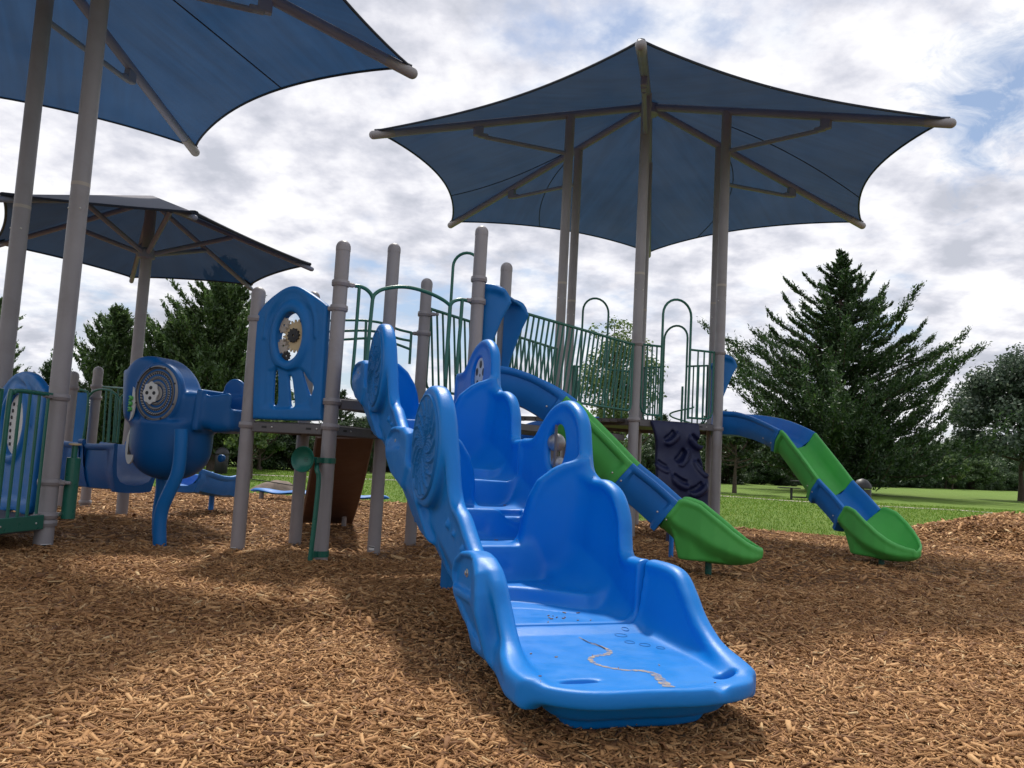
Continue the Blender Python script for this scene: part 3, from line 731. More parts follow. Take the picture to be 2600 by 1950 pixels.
def deck(name, label, corners, ztop, th=0.11, inset=0.0):
    c = sum((Vector(q) for q in corners), Vector((0, 0))) / len(corners); root = thing(name, label, 'deck', (c.x, c.y, 0))
    b = MB(); n_ = len(corners); top = [Vector((q[0], q[1], ztop)) for q in corners]
    top = [Vector((c.x, c.y, ztop)) + (t_ - Vector((c.x, c.y, ztop))) * 0.97 for t_ in top]; bot = [t_ - Vector((0, 0, .05)) for t_ in top]
    b.add(top + bot, [tuple(range(n_)), tuple(reversed(range(n_, 2 * n_)))] + [(i, i + n_, (i + 1) % n_ + n_, (i + 1) % n_) for i in range(n_)])
    b.build('floor_plate', M_deck, root)
    for i in range(n_):
        p = Vector(corners[i]); q = Vector(corners[(i + 1) % n_]); d = (q - p).normalized(); L = (q - p).length - 2 * PR - .02
        rot = Matrix(((d.x, -d.y, 0), (d.y, d.x, 0), (0, 0, 1))); m_ = (p + q) / 2
        bb = MB(); bb.rbox((m_.x, m_.y, ztop - th / 2 - .004), (L, .05, th - .012), rot, .008); bm = bb.build('edge_beam', M_beam, root)
        cw_ = (Vector((m_.x, m_.y)) - Vector((c.x, c.y))); nn = Vector((d.y, -d.x)); nn = nn if nn @ cw_ > 0 else -nn
        for f_ in (-.32, .32):
            o_ = m_ + d * (L * f_) + nn * .0262; sl_ = MB(); sl_.rbox((o_.x, o_.y, ztop - th / 2), (.06, .004, .02), rot, .001); sl_.build('slot', M_black, bm)
            sl_ = MB(); sl_.bolt((o_.x + d.x * .1, o_.y + d.y * .1, ztop - th / 2), (nn.x, nn.y, 0), .011); sl_.build('bolt', M_bolt, bm)
    return root
ZAB = ZL(A_, 1068); ZBE = ZL(B_, 1010); ZHX = ZL(HEX[1], 1062)
deck('square_deck', 'dark lower deck under the blue gear panel', [A_, B_, C_, G_], ZAB)
deck('corner_deck', 'dark upper deck behind the green arch, between the horn post and the climber', [B_, E_, C_], ZBE + .004)
deck('square_deck', 'dark upper deck at the head of the long near slide', [C_, E_, F_p, D_], ZBE)
deck('hexagon_deck', 'dark six-sided deck beneath the large right canopy', HEX, ZHX)
print('deck z', ZAB, ZBE, ZHX)

# ================================================================ the blue stepped climber
KC = Vector((-0.0778, 4.005)); KD = Vector((-0.34235, 0.93957)).normalized(); KN = Vector((KD.y, -KD.x))
def ctf(V):
    o = np.empty_like(V); o[:, 0] = KC.x + KD.x * V[:, 0] + KN.x * V[:, 1]; o[:, 1] = KC.y + KD.y * V[:, 0] + KN.y * V[:, 1]; o[:, 2] = V[:, 2]; return o
def cw(t, s, z): v = KC + KD * t + KN * s; return Vector((v.x, v.y, z))
def cinv(P): q = Vector(P[:2]) - KC; return q @ KD, q @ KN
MODL, MODH, CWID = 1.86, 0.64, 0.88
RTOP = [(-.03, .60), (.19, .60), (.25, .68), (.275, .80), (.37, .93), (.50, .99), (.64, 1.00), (.74, 1.05), (.79, 1.16), (.85, 1.33), (.96, 1.44), (1.13, 1.50), (1.34, 1.46), (1.50, 1.35), (1.60, 1.265), (1.70, 1.245), (1.86, 1.245)]
LTOP = [(-.03, .60), (.10, .61), (.22, .68), (.36, .78), (.49, .83), (.56, .92), (.61, 1.12), (.69, 1.33), (.80, 1.45), (.94, 1.50), (1.10, 1.47), (1.24, 1.38), (1.38, 1.28), (1.50, 1.245), (1.86, 1.245)]
def floor_z(T, Sx):
    z = 0.275 + 0 * T
    bow = 0.10 * (Sx - .44)
    for (rt, h_) in ((.46, .07), (.88, .20), (1.33, .19), (1.78, .18)):
        c = rt + (bow if rt != .46 else .15 * np.sin((np.clip(Sx, 0, .72) - .12) * 7.0))
        q = np.clip((T - c) / .055 + .5, 0, 1); q = q * q * (3 - 2 * q); z = z + h_ * q
        z = z + .010 * np.exp(-((T - c - .06) / .05) ** 2)           # rolled nosing
    return z
def climber_section(name, k, parent, vox=0.0105, hole=None):
    dt, dz = MODL * k, MODH * k
    F_ = Field((-.06, -.22, .02), (MODL + .36, CWID + .16, 1.62), vox); T, Sx, Z = F_.X, F_.Y, F_.Z
    end = smax(-(T + .01), T - (MODL - .012), .01)
    base = .07 + .345 * T; inset = .62 * np.clip(.31 + .36 * T - Z, 0, .5) ** 1.15
    zf = floor_z(T, Sx); bell = base - .11 - .02 * T + .15 * np.clip(np.abs(Sx - .44) / .44, 0, 1.1) ** 4
    slab = smax(smax((Z - zf) * .8, (bell - Z) * .9, .05), np.abs(Sx - .44) - .475 + inset, .05)
    F_.add(smax(slab, end, .02), 0)
    T2, Z2 = T[:, :, 0], Z[0]
    def wall(top, s0, outer):
        low = [(MODL + .02, base_at(MODL) - .02), (-.03, base_at(-.03) - .02)]
        d2 = polyd([tuple(p)[:2] for p in smooth_pts([(a, b, 0) for a, b in top], 5)] + low, F_.X[:, 0, :], F_.Z[:, 0, :])[:, None, :]
        rim = .020 * np.exp(-((d2 + .03) / .035) ** 2)               # rolled, fatter rim
        lean = outer * (.03 * np.clip((Z - (base + .40)) / .5, 0, 1.4))
        bulge = outer * .045 * np.exp(-(((T - .42) / .22) ** 2)) * np.exp(-(((Z - .62) / .30) ** 2)) * (outer > 0)
        return smax((np.abs(Sx - s0 - lean - bulge + outer * inset) - .026 - rim) * .88, d2, .028)
    base_at = lambda t: .10 + .345 * t
    wr = wall(RTOP, CWID, 1); F_.add(smax(wr, end, .01), .07)
    wl = wall(LTOP, 0.0, -1); F_.add(smax(wl, end, .01), .06)
    # inner fins: the moulded seat backs that reach half across the trough
    sR = [(.53, .26), (.535, .55), (.555, .72), (.58, .86), (.62, .965), (.70, 1.045), (.755, 1.08), (.84, 1.11), (.89, 1.12), (.89, .26)]
    dR = polyd(sR, F_.Y[0], F_.Z[0])[None]
    F_.add(smax(np.abs(T - (.765 + .60 * (.88 - Sx) - .10 * (Z - .9))) * .9 - .024 - .012 * np.exp(-((dR + .02) / .03) ** 2), dR, .03), .065)
    sL = [(.475, .62), (.465, .90), (.44, 1.0), (.40, 1.09), (.32, 1.19), (.22, 1.255), (.10, 1.28), (.0, 1.28), (.0, .62)]
    dL = polyd(sL, F_.Y[0], F_.Z[0])[None]
    F_.add(smax(np.abs(T - (1.50 + .42 * Sx - .10 * (Z - 1.1))) * .9 - .024 - .012 * np.exp(-((dL + .02) / .03) ** 2), dL, .03), .06)
    # outer boss that carries the swirl disc
    el = (np.sqrt(((T - .985) / .345) ** 2 + ((Z - 1.135) / .37) ** 2) - 1) * .33
    F_.add(smax(np.abs(Sx + .055) - .045, el, .03), .03)
    # joint lugs on the outside, with a screw pocket
    lug = polyd([(1.40, 1.0), (1.45, 1.22), (1.60, 1.262), (1.86, 1.275), (2.0, 1.27), (2.10, 1.225), (2.14, 1.15), (2.10, 1.04), (1.9, .93), (1.5, .85)], F_.X[:, 0, :], F_.Z[:, 0, :])[:, None, :]
    F_.add(smax(np.abs(Sx + .078) - .038, lug, .03), .03)
    pk = polyd([(1.62, 1.11), (1.68, 1.225), (1.86, 1.245), (2.0, 1.235), (2.09, 1.185), (2.095, 1.10)], F_.X[:, 0, :], F_.Z[:, 0, :])[:, None, :]
    F_.cut(smax(Sx + .092, pk, .015), .015)
    # belly outside the left wall, below the lug
    bw = polyd([(1.0, .55), (1.2, .95), (1.62, 1.10), (2.12, 1.17), (2.08, 1.02), (1.75, .80), (1.35, .58)], F_.X[:, 0, :], F_.Z[:, 0, :])[:, None, :]
    F_.add(smax(np.abs(Sx + .065 - .35 * np.clip(1.05 - Z + .35 * (T - 1.95), 0, 1)) - .035, bw, .03), .05)
    hl = (np.sqrt(((T - 1.245) / .150) ** 2 + ((Z - 1.18) / .158) ** 2) - 1) * .14
    F_.cut(smax(np.abs(Sx - CWID) - .2, hl, .02), .03)
    for (bt, bz, br_) in ((.30, .60, .030), (.36, .52, .022), (.27, .50, .020), (.33, .44, .028), (.24, .40, .018), (.50, .66, .020), (.62, .70, .026)):
        F_.add(np.sqrt(((T - bt) ** 2 + (Z - bz) ** 2) + ((Sx + .035) * 1.6) ** 2) - br_, .008)
    for (ct, hw_, dz_) in ((.90, .26, .10), (1.35, .24, .09)):       # shallow panels pressed into the risers
        F_.cut(smax(np.abs(T - ct - .10 * (Sx - .44) + .045) - .03, smax(np.abs(Sx - .33) - hw_ * .5, np.abs(Z - (floor_z(T * 0 + ct - .1, Sx) + dz_)) - .05, .02), .02), .02)
    gr = np.abs(T - (.30 + .10 * np.sin((Sx - .1) * 7.5))) - .006
    F_.cut(smax(smax(gr, np.abs(Sx - .36) - .26, .01), np.abs(Z - zf) - .010, .004), .008)
    # grip holes through two treads
    for (ct, cs, a_, b_) in ((.965, .14, .045, .085), (1.40, .62, .045, .095)):
        F_.cut(smax(np.sqrt(((T - ct) / a_) ** 2 + ((Sx - cs) / b_) ** 2) * .05 - .05, np.abs(Z - zf) - .05, .01), .012)
    F_.cut(np.abs(T - (MODL - .005)) - .001 + 0 * Z, .004)
    def tf(V):
        V = V.copy(); V[:, 0] += dt; V[:, 2] += dz; return ctf(V)
    return field_obj(F_, tf, name, M_blue, parent)
climber = thing('stepped_climber', 'bright blue moulded stepped climber with high scalloped sides, in the foreground', 'climber', tuple(cw(-.6, .45, 0)))
sec = [climber_section('lower_section', 0, climber), climber_section('upper_section', 1, climber)]
for k in (0, 1):
    z_ = lambda a: a + MODH * k
    # relief disc
    vs = []; fs = []; NR, NA = 56, 260; cen = (.985 + MODL * k, 1.135 + MODH * k)
    def relief(r_, a):
        arm = max(0, math.sin(a * 17 + r_ * 15.0)) ** 5 * (0.42 + .2 * math.sin(a * 5) < r_ < .92); dots = max(0, math.sin(a * 30 + r_ * 20) * math.sin(r_ * 52)) ** 3 * (r_ < .72)
        return .013 * arm + .009 * dots * (.4 + .6 * (r_ > .1)) + (.007 if r_ > .95 else 0)
    for i in range(NR + 1):
        r_ = i / NR
        for j in range(NA):
            a = 2 * PI * j / NA; ro = -.103 - relief(r_, a) - .004 if r_ < .99 else -.094
            vs.append(cw(cen[0] + math.cos(a) * .30 * r_, ro, cen[1] + math.sin(a) * .325 * r_))
    for i in range(NR):
        for j in range(NA): fs.append((i * NA + j, (i + 1) * NA + j, (i + 1) * NA + (j + 1) % NA, i * NA + (j + 1) % NA))
    b = MB(); b.add(vs, fs); b.build('swirl_disc', M_blue2, sec[k], angle=0)
    b = MB(); b.lathe(cw(1.88 + MODL * k, -.088, z_(1.17)), -KN.to_3d(), [(0, .024), (.002, .024), (.004, .013), (.010, .013), (.012, .009)], 12); b.build('bolt', M_bolt, sec[k])
# two silver balls on a bar in the hole of the lower section
def on_wall(px, py, s_):
    r0 = ray(px, py); c = KC + KN * s_; k = (c @ KN) / (Vector(r0[:2]) @ KN); return EYE + r0 * k
for (px0, py0, r_) in ((1409, 1124, .064), (1413, 1176, .048)):
    b = MB(); b.ball(on_wall(px0 + 4, py0, CWID + .055), r_, 16); b.build('silver_ball', M_silver, sec[0], angle=0)
q_ = on_wall(1411, 1124, CWID + .02); b = MB(); b.tube([(q_.x, q_.y, .98), (q_.x, q_.y, 1.40)], .01, 8); b.build('bar', M_beam, sec[0])
# white and black reel plate in the hole of the upper section
b = MB(); c0 = cw(1.245 + MODL, CWID + .02, 1.18 + MODH)
b.lathe(c0 - KN.to_3d() * .0, KN.to_3d(), [(0, .01), (0, .17), (.012, .17), (.012, .01)], 32); rp = b.build('reel_plate', M_white, sec[1])
for k in range(5):
    a = k * 2 * PI / 5 + .4; q = c0 + KD.to_3d() * (.10 * math.cos(a)) + Vector((0, 0, .10 * math.sin(a)))
    b = MB(); b.lathe(q - KN.to_3d() * .0015, KN.to_3d(), [(0, .001), (0, .036), (.0012, .036)], 16); b.build('black_hole', M_black, rp)
b = MB(); b.lathe(c0 - KN.to_3d() * .0015, KN.to_3d(), [(0, .001), (0, .014), (.0012, .014)], 12); b.build('black_hub', M_black, rp)

# bottom step: wide lip resting on the mulch
def bottom_step(parent):
    vox = .0095; F_ = Field((-1.26, -.28, -.10), (.30, 1.08, .74), vox); T, Sx, Z = F_.X, F_.Y, F_.Z
    rim = [(-.03, -.045), (-.30, -.055), (-.50, -.085), (-.70, -.125), (-.87, -.13), (-1.0, -.065), (-1.085, .08), (-1.10, .33), (-1.115, .52), (-1.085, .70), (-1.02, .82), (-.90, .885), (-.70, .92), (-.45, .93), (-.20, .925), (-.03, .925)]
    rp_ = [tuple(p)[:2] for p in smooth_pts([(a, b, 0) for a, b in rim], 5)]
    d2 = polyd(rp_, F_.X[:, :, 0], F_.Y[:, :, 0])[:, :, None]
    topz = .262 - .025 * np.clip(-d2 / .12, 0, 1) ** 1.5 + .018 * np.clip((T + .5) / .5, 0, 1)      # dished tread
    topz = topz - .02 * np.exp(-(((Sx - .62) / .035) ** 2)) * np.exp(-(((T + 1.1) / .06) ** 2))       # drain notch
    shell = smax(smax(d2, Z - topz, .03), .185 - Z, .03)
    F_.add(shell, 0)
    inset = d2 + .07 + .9 * np.clip(.19 - Z, 0, .2)
    F_.add(smax(smax(inset, Z - .19, .02), .105 - Z, .025), .012)
    F_.add(smax(smax(d2 + .17 + .6 * np.clip(.13 - Z, 0, .2), Z - .13, .02), .05 - Z, .02), .012)
    F_.add(smax(smax(d2 + .27, Z - .09, .02), -.06 - Z, .02), .02)
    # side walls following the rim
    Lt = [(.02, .60), (-.12, .615), (-.26, .60), (-.36, .545), (-.43, .45), (-.52, .36), (-.62, .30), (-.76, .262), (-.9, .25), (-.9, .16), (.02, .16)]
    Rt = [(.02, .60), (-.20, .60), (-.32, .575), (-.42, .50), (-.52, .41), (-.64, .34), (-.80, .285), (-.92, .25), (-.92, .16), (.02, .16)]
    for pts, sg in ((Lt, -1), (Rt, 1)):
        pl_ = polyd([tuple(p)[:2] for p in smooth_pts([(a, b, 0) for a, b in pts[:-2]], 4)] + pts[-2:], F_.X[:, 0, :], F_.Z[:, 0, :])[:, None, :]
        if sg < 0: s0 = -.005 - .10 * np.clip((-T - .25) / .5, 0, 1) ** 1.3 - .05 * np.clip((Z - .3) / .3, 0, 1)
        else: s0 = .885 + .0 * T + .04 * np.clip((Z - .3) / .3, 0, 1) - .02 * np.clip((-T - .6) / .3, 0, 1)
        F_.add(smax(np.abs(Sx - s0) - .030 - .014 * np.exp(-((pl_ + .03) / .03) ** 2), pl_, .03), .075)
    # outer pocket with the screw on the left
    lug = polyd([(.10, .28), (.20, .42), (.24, .50), (.20, .575), (.10, .62), (-.05, .635), (-.20, .62), (-.29, .57), (-.34, .48), (-.40, .20), (-.1, .20)], F_.X[:, 0, :], F_.Z[:, 0, :])[:, None, :]
    F_.add(smax(np.abs(Sx + .060 + .06 * np.clip((-T - .1) / .3, 0, 1) - .30 * np.clip(.40 - Z, 0, 1)) - .056, lug, .03), .05)
    body = smax(smax(np.abs(Sx - .44) - .52, T + .02, .01), Z - .3, .01)
    pk = polyd([(.19, .44), (.20, .50), (.165, .555), (.08, .595), (-.05, .605), (-.15, .60), (-.17, .44)], F_.X[:, 0, :], F_.Z[:, 0, :])[:, None, :]
    F_.cut(smax(Sx + .088, pk, .015), .015)
    surf_ = .060 + .06 * np.clip((-T - .1) / .3, 0, 1) - .30 * np.clip(.40 - Z, 0, 1)
    pk = polyd([(.12, .395), (-.20, .395), (-.255, .36), (-.30, .24), (-.22, .215), (-.05, .25)], F_.X[:, 0, :], F_.Z[:, 0, :])[:, None, :]
    F_.cut(smax(Sx + surf_ + .040, pk, .01), .012)
    for (px0, py0, a_, b_) in ((1472, 1717, .022, .085), (1840, 1707, .028, .05)):
        P = gnd(px0, py0, .255); ct, cs = cinv(P)
        F_.cut(smax((np.sqrt(((T - ct) / a_) ** 2 + ((Sx - cs) / b_) ** 2) - 1) * a_, np.abs(Z - .25) - .045, .006), .010)
    cutb = smax(-(T + .012), -(Sx + .040), .004)
    F_.cut(cutb, .006)
    return field_obj(F_, ctf, 'bottom_step', M_blue, parent)
bst = bottom_step(climber)
b = MB(); b.lathe(cw(.03, -.086, .52), -KN.to_3d(), [(0, .022), (.003, .022), (.005, .012), (.011, .012), (.013, .008)], 12); b.build('bolt', M_bolt, bst)
# things lying or moulded on the lip are laid onto its surface by casting down
from mathutils.bvhtree import BVHTree
def bvh_of(o):
    off = ROOT[o.name]; me = o.data; vs = [v.co + off for v in me.vertices]; return BVHTree.FromPolygons(vs, [tuple(p.vertices) for p in me.polygons])
BV = bvh_of(bst)
def on_lip(px, py):
    hit = BV.ray_cast(EYE, ray(px, py).normalized()); return (hit[0], hit[1] if hit[1].z > 0 else -hit[1]) if hit[0] else (gnd(px, py, .24), Vector((0, 0, 1)))
s3 = lambda x, y: (1100 + x * .37975, 1400 + y * .37975)
def mud_mat():
    m, t, out = new_mat('dried_mud'); ob = t.n('ShaderNodeTexCoord').outputs['Object']; b_ = t.n('ShaderNodeBsdfPrincipled')
    t.link(t.mix(t.ramp(t.noise(ob, 60, 5, .7), [(.35, 0.), (.65, 1.)]), (.46, .33, .19), (.22, .24, .28)), b_.inputs[0]); b_.inputs['Roughness'].default_value = .8
    tp = t.n('ShaderNodeBsdfTransparent'); mx = t.n('ShaderNodeMixShader'); t.link(t.ramp(t.noise(ob, 38, 6, .75), [(.36, 0.05), (.60, .95)]), mx.inputs[0])
    t.link(tp.outputs[0], mx.inputs[1]); t.link(b_.outputs[0], mx.inputs[2]); t.link(mx.outputs[0], out.inputs[0]); return m
M_mud = mud_mat()
def drape(name, pts, wd, mat, parent, lift=.0016, n=6):
    P = smooth_pts([(*s3(*q), 0) for q in pts], n); vs = []; fs = []
    H = [on_lip(p.x, p.y) for p in P]; L = []
    for i, (h_, nn) in enumerate(H):
        a = H[max(i - 1, 0)][0]; c_ = H[min(i + 1, len(H) - 1)][0]; t_ = (c_ - a).normalized(); sd = t_.cross(nn).normalized()
        w_ = 1.25 * wd[min(i * len(wd) // len(H), len(wd) - 1)] * (1 + .25 * math.sin(i * 1.9))
        vs += [h_ + nn * lift + sd * w_ * .5, h_ + nn * (lift + .001), h_ + nn * lift - sd * w_ * .5]
        if i: k = 3 * i; fs += [(k - 3, k - 2, k + 1, k), (k - 2, k - 1, k + 2, k + 1)]
    b = MB(); b.add(vs, fs); return b.build(name, mat, parent)
mt = drape('mud_trail', [(975, 575), (1040, 610), (1130, 640), (1180, 670), (1160, 690), (1090, 700), (1050, 720), (1080, 750), (1160, 775), (1280, 795), (1400, 800), (1480, 822), (1530, 870), (1580, 910)], [.008, .014, .02, .022, .018, .018, .016, .018, .022, .03, .034], M_mud, bst)
tw = drape('twig', [(998, 590), (1040, 612), (1090, 625), (1150, 655)], [.004, .005], M_bark, mt, .004)
for (x, y, r_) in ((1255, 562, .030), (1313, 608, .024), (1415, 626, .026), (1520, 646, .020), (1283, 520, .018)):
    h_, nn = on_lip(*s3(x, y)); b = MB(); A_1, B_1 = frame_of(nn)
    b.tube([h_ + nn * .0005 + (A_1 * math.cos(q) + B_1 * math.sin(q)) * r_ for q in [2 * PI * k / 24 for k in range(25)]], .0022, 6, cap=False); b.build('bubble_ring', M_blue2, bst)
# under-leg
b = MB(); b.tube(smooth_pts([(-.43, 6.47, -.2), (-.43, 6.47, .3), (-.45, 6.44, .7), (-.50, 6.40, 1.02)], 5), .055, 14, sy=.5); b.build('leg', M_blue2, climber)

# stray chips blown onto the treads
V_, F_q = [], []; r9 = random.Random(12)
BV2 = bvh_of(sec[0])
for i in range(24):
    if i < 8: x, y = s3(r9.uniform(640, 1900), r9.uniform(560, 900)); bv = BV
    elif i < 20: x, y = s3(r9.uniform(760, 1060), r9.uniform(410, 490)); bv = BV2
    else: x, y = r9.uniform(1240, 1330), r9.choice([1372, 1283]); bv = BV2
    hit = bv.ray_cast(EYE, ray(x, y).normalized())
    if not hit[0]: continue
    a = r9.uniform(0, PI); e = Vector((math.cos(a), math.sin(a), 0)); L_ = r9.uniform(.008, .026) * (.6 if i < 8 else 1); w2 = L_ * .22; f_ = Vector((-e.y, e.x, 0)); c_ = hit[0] + Vector((0, 0, .003)); k = len(V_)
    V_ += [c_ + e * (L_ / 2 * p) + f_ * (w2 / 2 * q) + Vector((0, 0, .002 * r_)) for (p, q, r_) in ((-1, -1, -1), (-1, 1, -1), (1, .5, -1), (1, -.5, -1), (-1, -1, 1), (-1, 1, 1), (1, .5, 1), (1, -.5, 1))]
    F_q += [tuple(k + z for z in q) for q in ((4, 7, 6, 5), (0, 4, 5, 1), (1, 5, 6, 2), (2, 6, 7, 3), (3, 7, 4, 0))]
tag(link_mesh('stray_chips', [tuple(v) for v in V_], F_q, M_chip, None, False, 0), 'few wood splinters lying on the steps of the blue climber', 'mulch', kind='stuff')

# ================================================================ slides
def chute(name, P, floor, hw, hgt, mat, parent, flange=True, slp=None):
    """one moulded slide section: P plan points, floor z, half width and side height per station"""
    n_ = len(P); vs = []; m = None
    for i in range(n_):
        a = P[max(i - 1, 0)]; b_ = P[min(i + 1, n_ - 1)]; d = Vector((b_.x - a.x, b_.y - a.y, 0)).normalized(); dz = (slp[i] if slp else (floor[min(i + 1, n_ - 1)] - floor[max(i - 1, 0)]) / max((b_ - a).length, 1e-6))
        t = Vector((d.x, d.y, dz)).normalized(); side = Vector((d.y, -d.x, 0)); up = side.cross(t).normalized()
        if up.z < 0: up = -up
        w_, h_ = hw[i], hgt[i]; fl = 1.0 if (flange and (i < 2 or i > n_ - 3)) else 0.0
        e = .034 * fl; rr = .024
        inner = [(-w_, h_), (-w_ * .97, h_ * .55), (-w_ * .9, h_ * .25), (-w_ * .72, .045), (-w_ * .4, .008), (0, 0), (w_ * .4, .008), (w_ * .72, .045), (w_ * .9, h_ * .25), (w_ * .97, h_ * .55), (w_, h_)]
        ow = w_ + .022
        rimR = [(w_ + rr * .3, h_ + rr * .75), (w_ + rr, h_ + rr), (w_ + rr * 1.9, h_ + rr * .6), (w_ + rr * 2.1, h_ - rr * .3), (w_ + rr * 1.7, h_ - rr * 1.6)]
        bot = [(ow - .012 + e, h_ - rr * 2.4), (ow - .012 + e, h_ * .45), (ow - .045 + e, h_ * .16 - .01), (ow * .70 + e, -.040 - e), (ow * .4, -.055 - e), (0, -.058 - e)]
        prof = inner + rimR + bot + [(-x, y) for x, y in reversed(bot[:-1])] + [(-x, y) for x, y in reversed(rimR)]
        c = Vector((P[i].x, P[i].y, floor[i])); m = len(prof)
        vs += [c + side * x + up * y * (1 if True else 1) for x, y in prof]
    fs = []
    for i in range(n_ - 1):
        for k in range(m):
            k2 = (k + 1) % m; fs.append((i * m + k, i * m + k2, (i + 1) * m + k2, (i + 1) * m + k))
    ni = 11
    for base in (0, (n_ - 1) * m):      # end faces as quads between inner and outer skin
        outer = list(range(ni, m))       # from right rim round the bottom to left rim
        inn = list(range(ni - 1, -1, -1))
        k_o = len(outer); k_i = len(inn)
        for q in range(k_i - 1):
            o0 = outer[round(q * (k_o - 1) / (k_i - 1))]; o1 = outer[round((q + 1) * (k_o - 1) / (k_i - 1))]
            idx = [inn[q], inn[q + 1]] + list(range(o1, o0 - 1, -1)); fs.append(tuple(base + z for z in idx))
    b = MB(); b.add(vs, fs); o = b.build(name, mat, parent, angle=50); return o
def resample(xs, ys, x): return float(np.interp(x, xs, ys))
def exit_bowl(name, c0, d, u0, u1, zf0, mat, parent, rimz, drop=0.0):
    """green run-out: bowl with a pointed lip over a skirt, as a distance field in (u, side, z)"""
    L = u1 - u0; F_ = Field((-.36, -.46, -.02 + .12), (L + .12, .46, rimz(0) + .14), .0115); U, Sx, Z = F_.X, F_.Y, F_.Z
    tt = np.clip(U / L, 0, 1.08)
    hw = np.interp(tt, [0, .12, .28, .45, .62, .78, .9, .97, 1.03], [.30, .315, .335, .335, .31, .255, .18, .11, .03]); rz = rimz(0) + 0 * U
    rz = np.interp(tt, [0, .1, .26, .40, .55, .7, .85, .95, 1.03], [rimz(q) for q in (0, .1, .26, .40, .55, .7, .85, .95, 1.03)])
    fz = np.interp(tt, [0, .2, .4, .6, .8, .93, 1.05], [zf0, zf0 - .12, zf0 - .17, zf0 - .175, zf0 - .165, zf0 - .14, zf0 - .09])
    r_ = np.abs(Sx) / np.maximum(hw, .02); inner = fz + (rz - fz) * np.clip(r_, 0, 1.3) ** 3.2
    un = np.minimum(U, 0); fz = fz - un * .80; rz = rz - un * .80; inner = fz + (rz - fz) * np.clip(r_, 0, 1.3) ** 3.2
    spl = (U * .80 - (Z - rimz(0)) * .60); fl_ = .016 * np.exp(-((spl - .02) / .03) ** 4)
    out = np.abs(Sx) - hw - .028 - fl_
    bot = fz - .080 - fl_ + .0 * Sx + (rz - fz) * .75 * np.clip(r_ - .25, 0, 1) ** 2.0
    ends = smax(-spl, U - L - .035, .02)
    shell = smax(smax(smax(Z - inner - .002, out, .02), bot - Z, .02), smax(ends, Z - rz - .012, .015), .02)
    F_.add(shell * .8, 0)
    rimd = np.sqrt(np.minimum(np.abs(np.abs(Sx) - hw - .012), 9) ** 2 + (Z - rz + .012) ** 2) - .027
    F_.add(smax(rimd, smax(ends, -spl, .01), .02), .02)
    # skirt below
    sk = smax(np.abs(Sx) - np.interp(tt, [.0, .15, .5, .7, .8], [.22, .26, .24, .14, .05]) - .05 * np.clip((Z - .15) / .3, 0, 1), smax(np.abs(U - L * .38) - L * .37 - .25 * np.clip(.0 + (Z - .17), 0, .5), smax(Z - inner + .02, .185 - Z, .01), .02), .03)
    F_.add(smax(sk, -spl, .01), .03)
    cr = smax(np.abs(np.abs(Sx) - .30) - .012, smax(np.abs(Z - .36 + .28 * (U - L * .2)) - .012, np.abs(U - L * .22) - .18, .01), .01)
    n = Vector((d.y, -d.x))
    def tf(V):
        o = np.empty_like(V); u = V[:, 0] + u0
        o[:, 0] = c0.x + d.x * u + n.x * V[:, 1]; o[:, 1] = c0.y + d.y * u + n.y * V[:, 1]; o[:, 2] = V[:, 2] - drop; return o
    return field_obj(F_, tf, name, mat, parent)
RIMU = [0.0, .203, .299, .439, .596, .77, .959, 1.221, 1.472, 1.67, 1.918, 2.131]
RIMZ = [2.065, 2.064, 2.062, 2.027, 1.977, 1.89, 1.772, 1.534, 1.305, 1.11, 0.937, 0.761]
_ru = np.linspace(-.3, 2.5, 281); _rz = np.interp(_ru, RIMU + [2.6], RIMZ + [.42]); _k = np.exp(-(np.arange(-14, 15) / 7.0) ** 2); _rz = np.convolve(np.pad(_rz, 14, mode='edge'), _k / _k.sum(), 'valid')
def rimf(u): return float(np.interp(u, _ru, _rz))
def exit_rim(q): return float(np.interp(q, [0, .1, .26, .40, .55, .7, .85, .95, 1.03], [.765, .762, .725, .645, .56, .47, .39, .35, .325]))
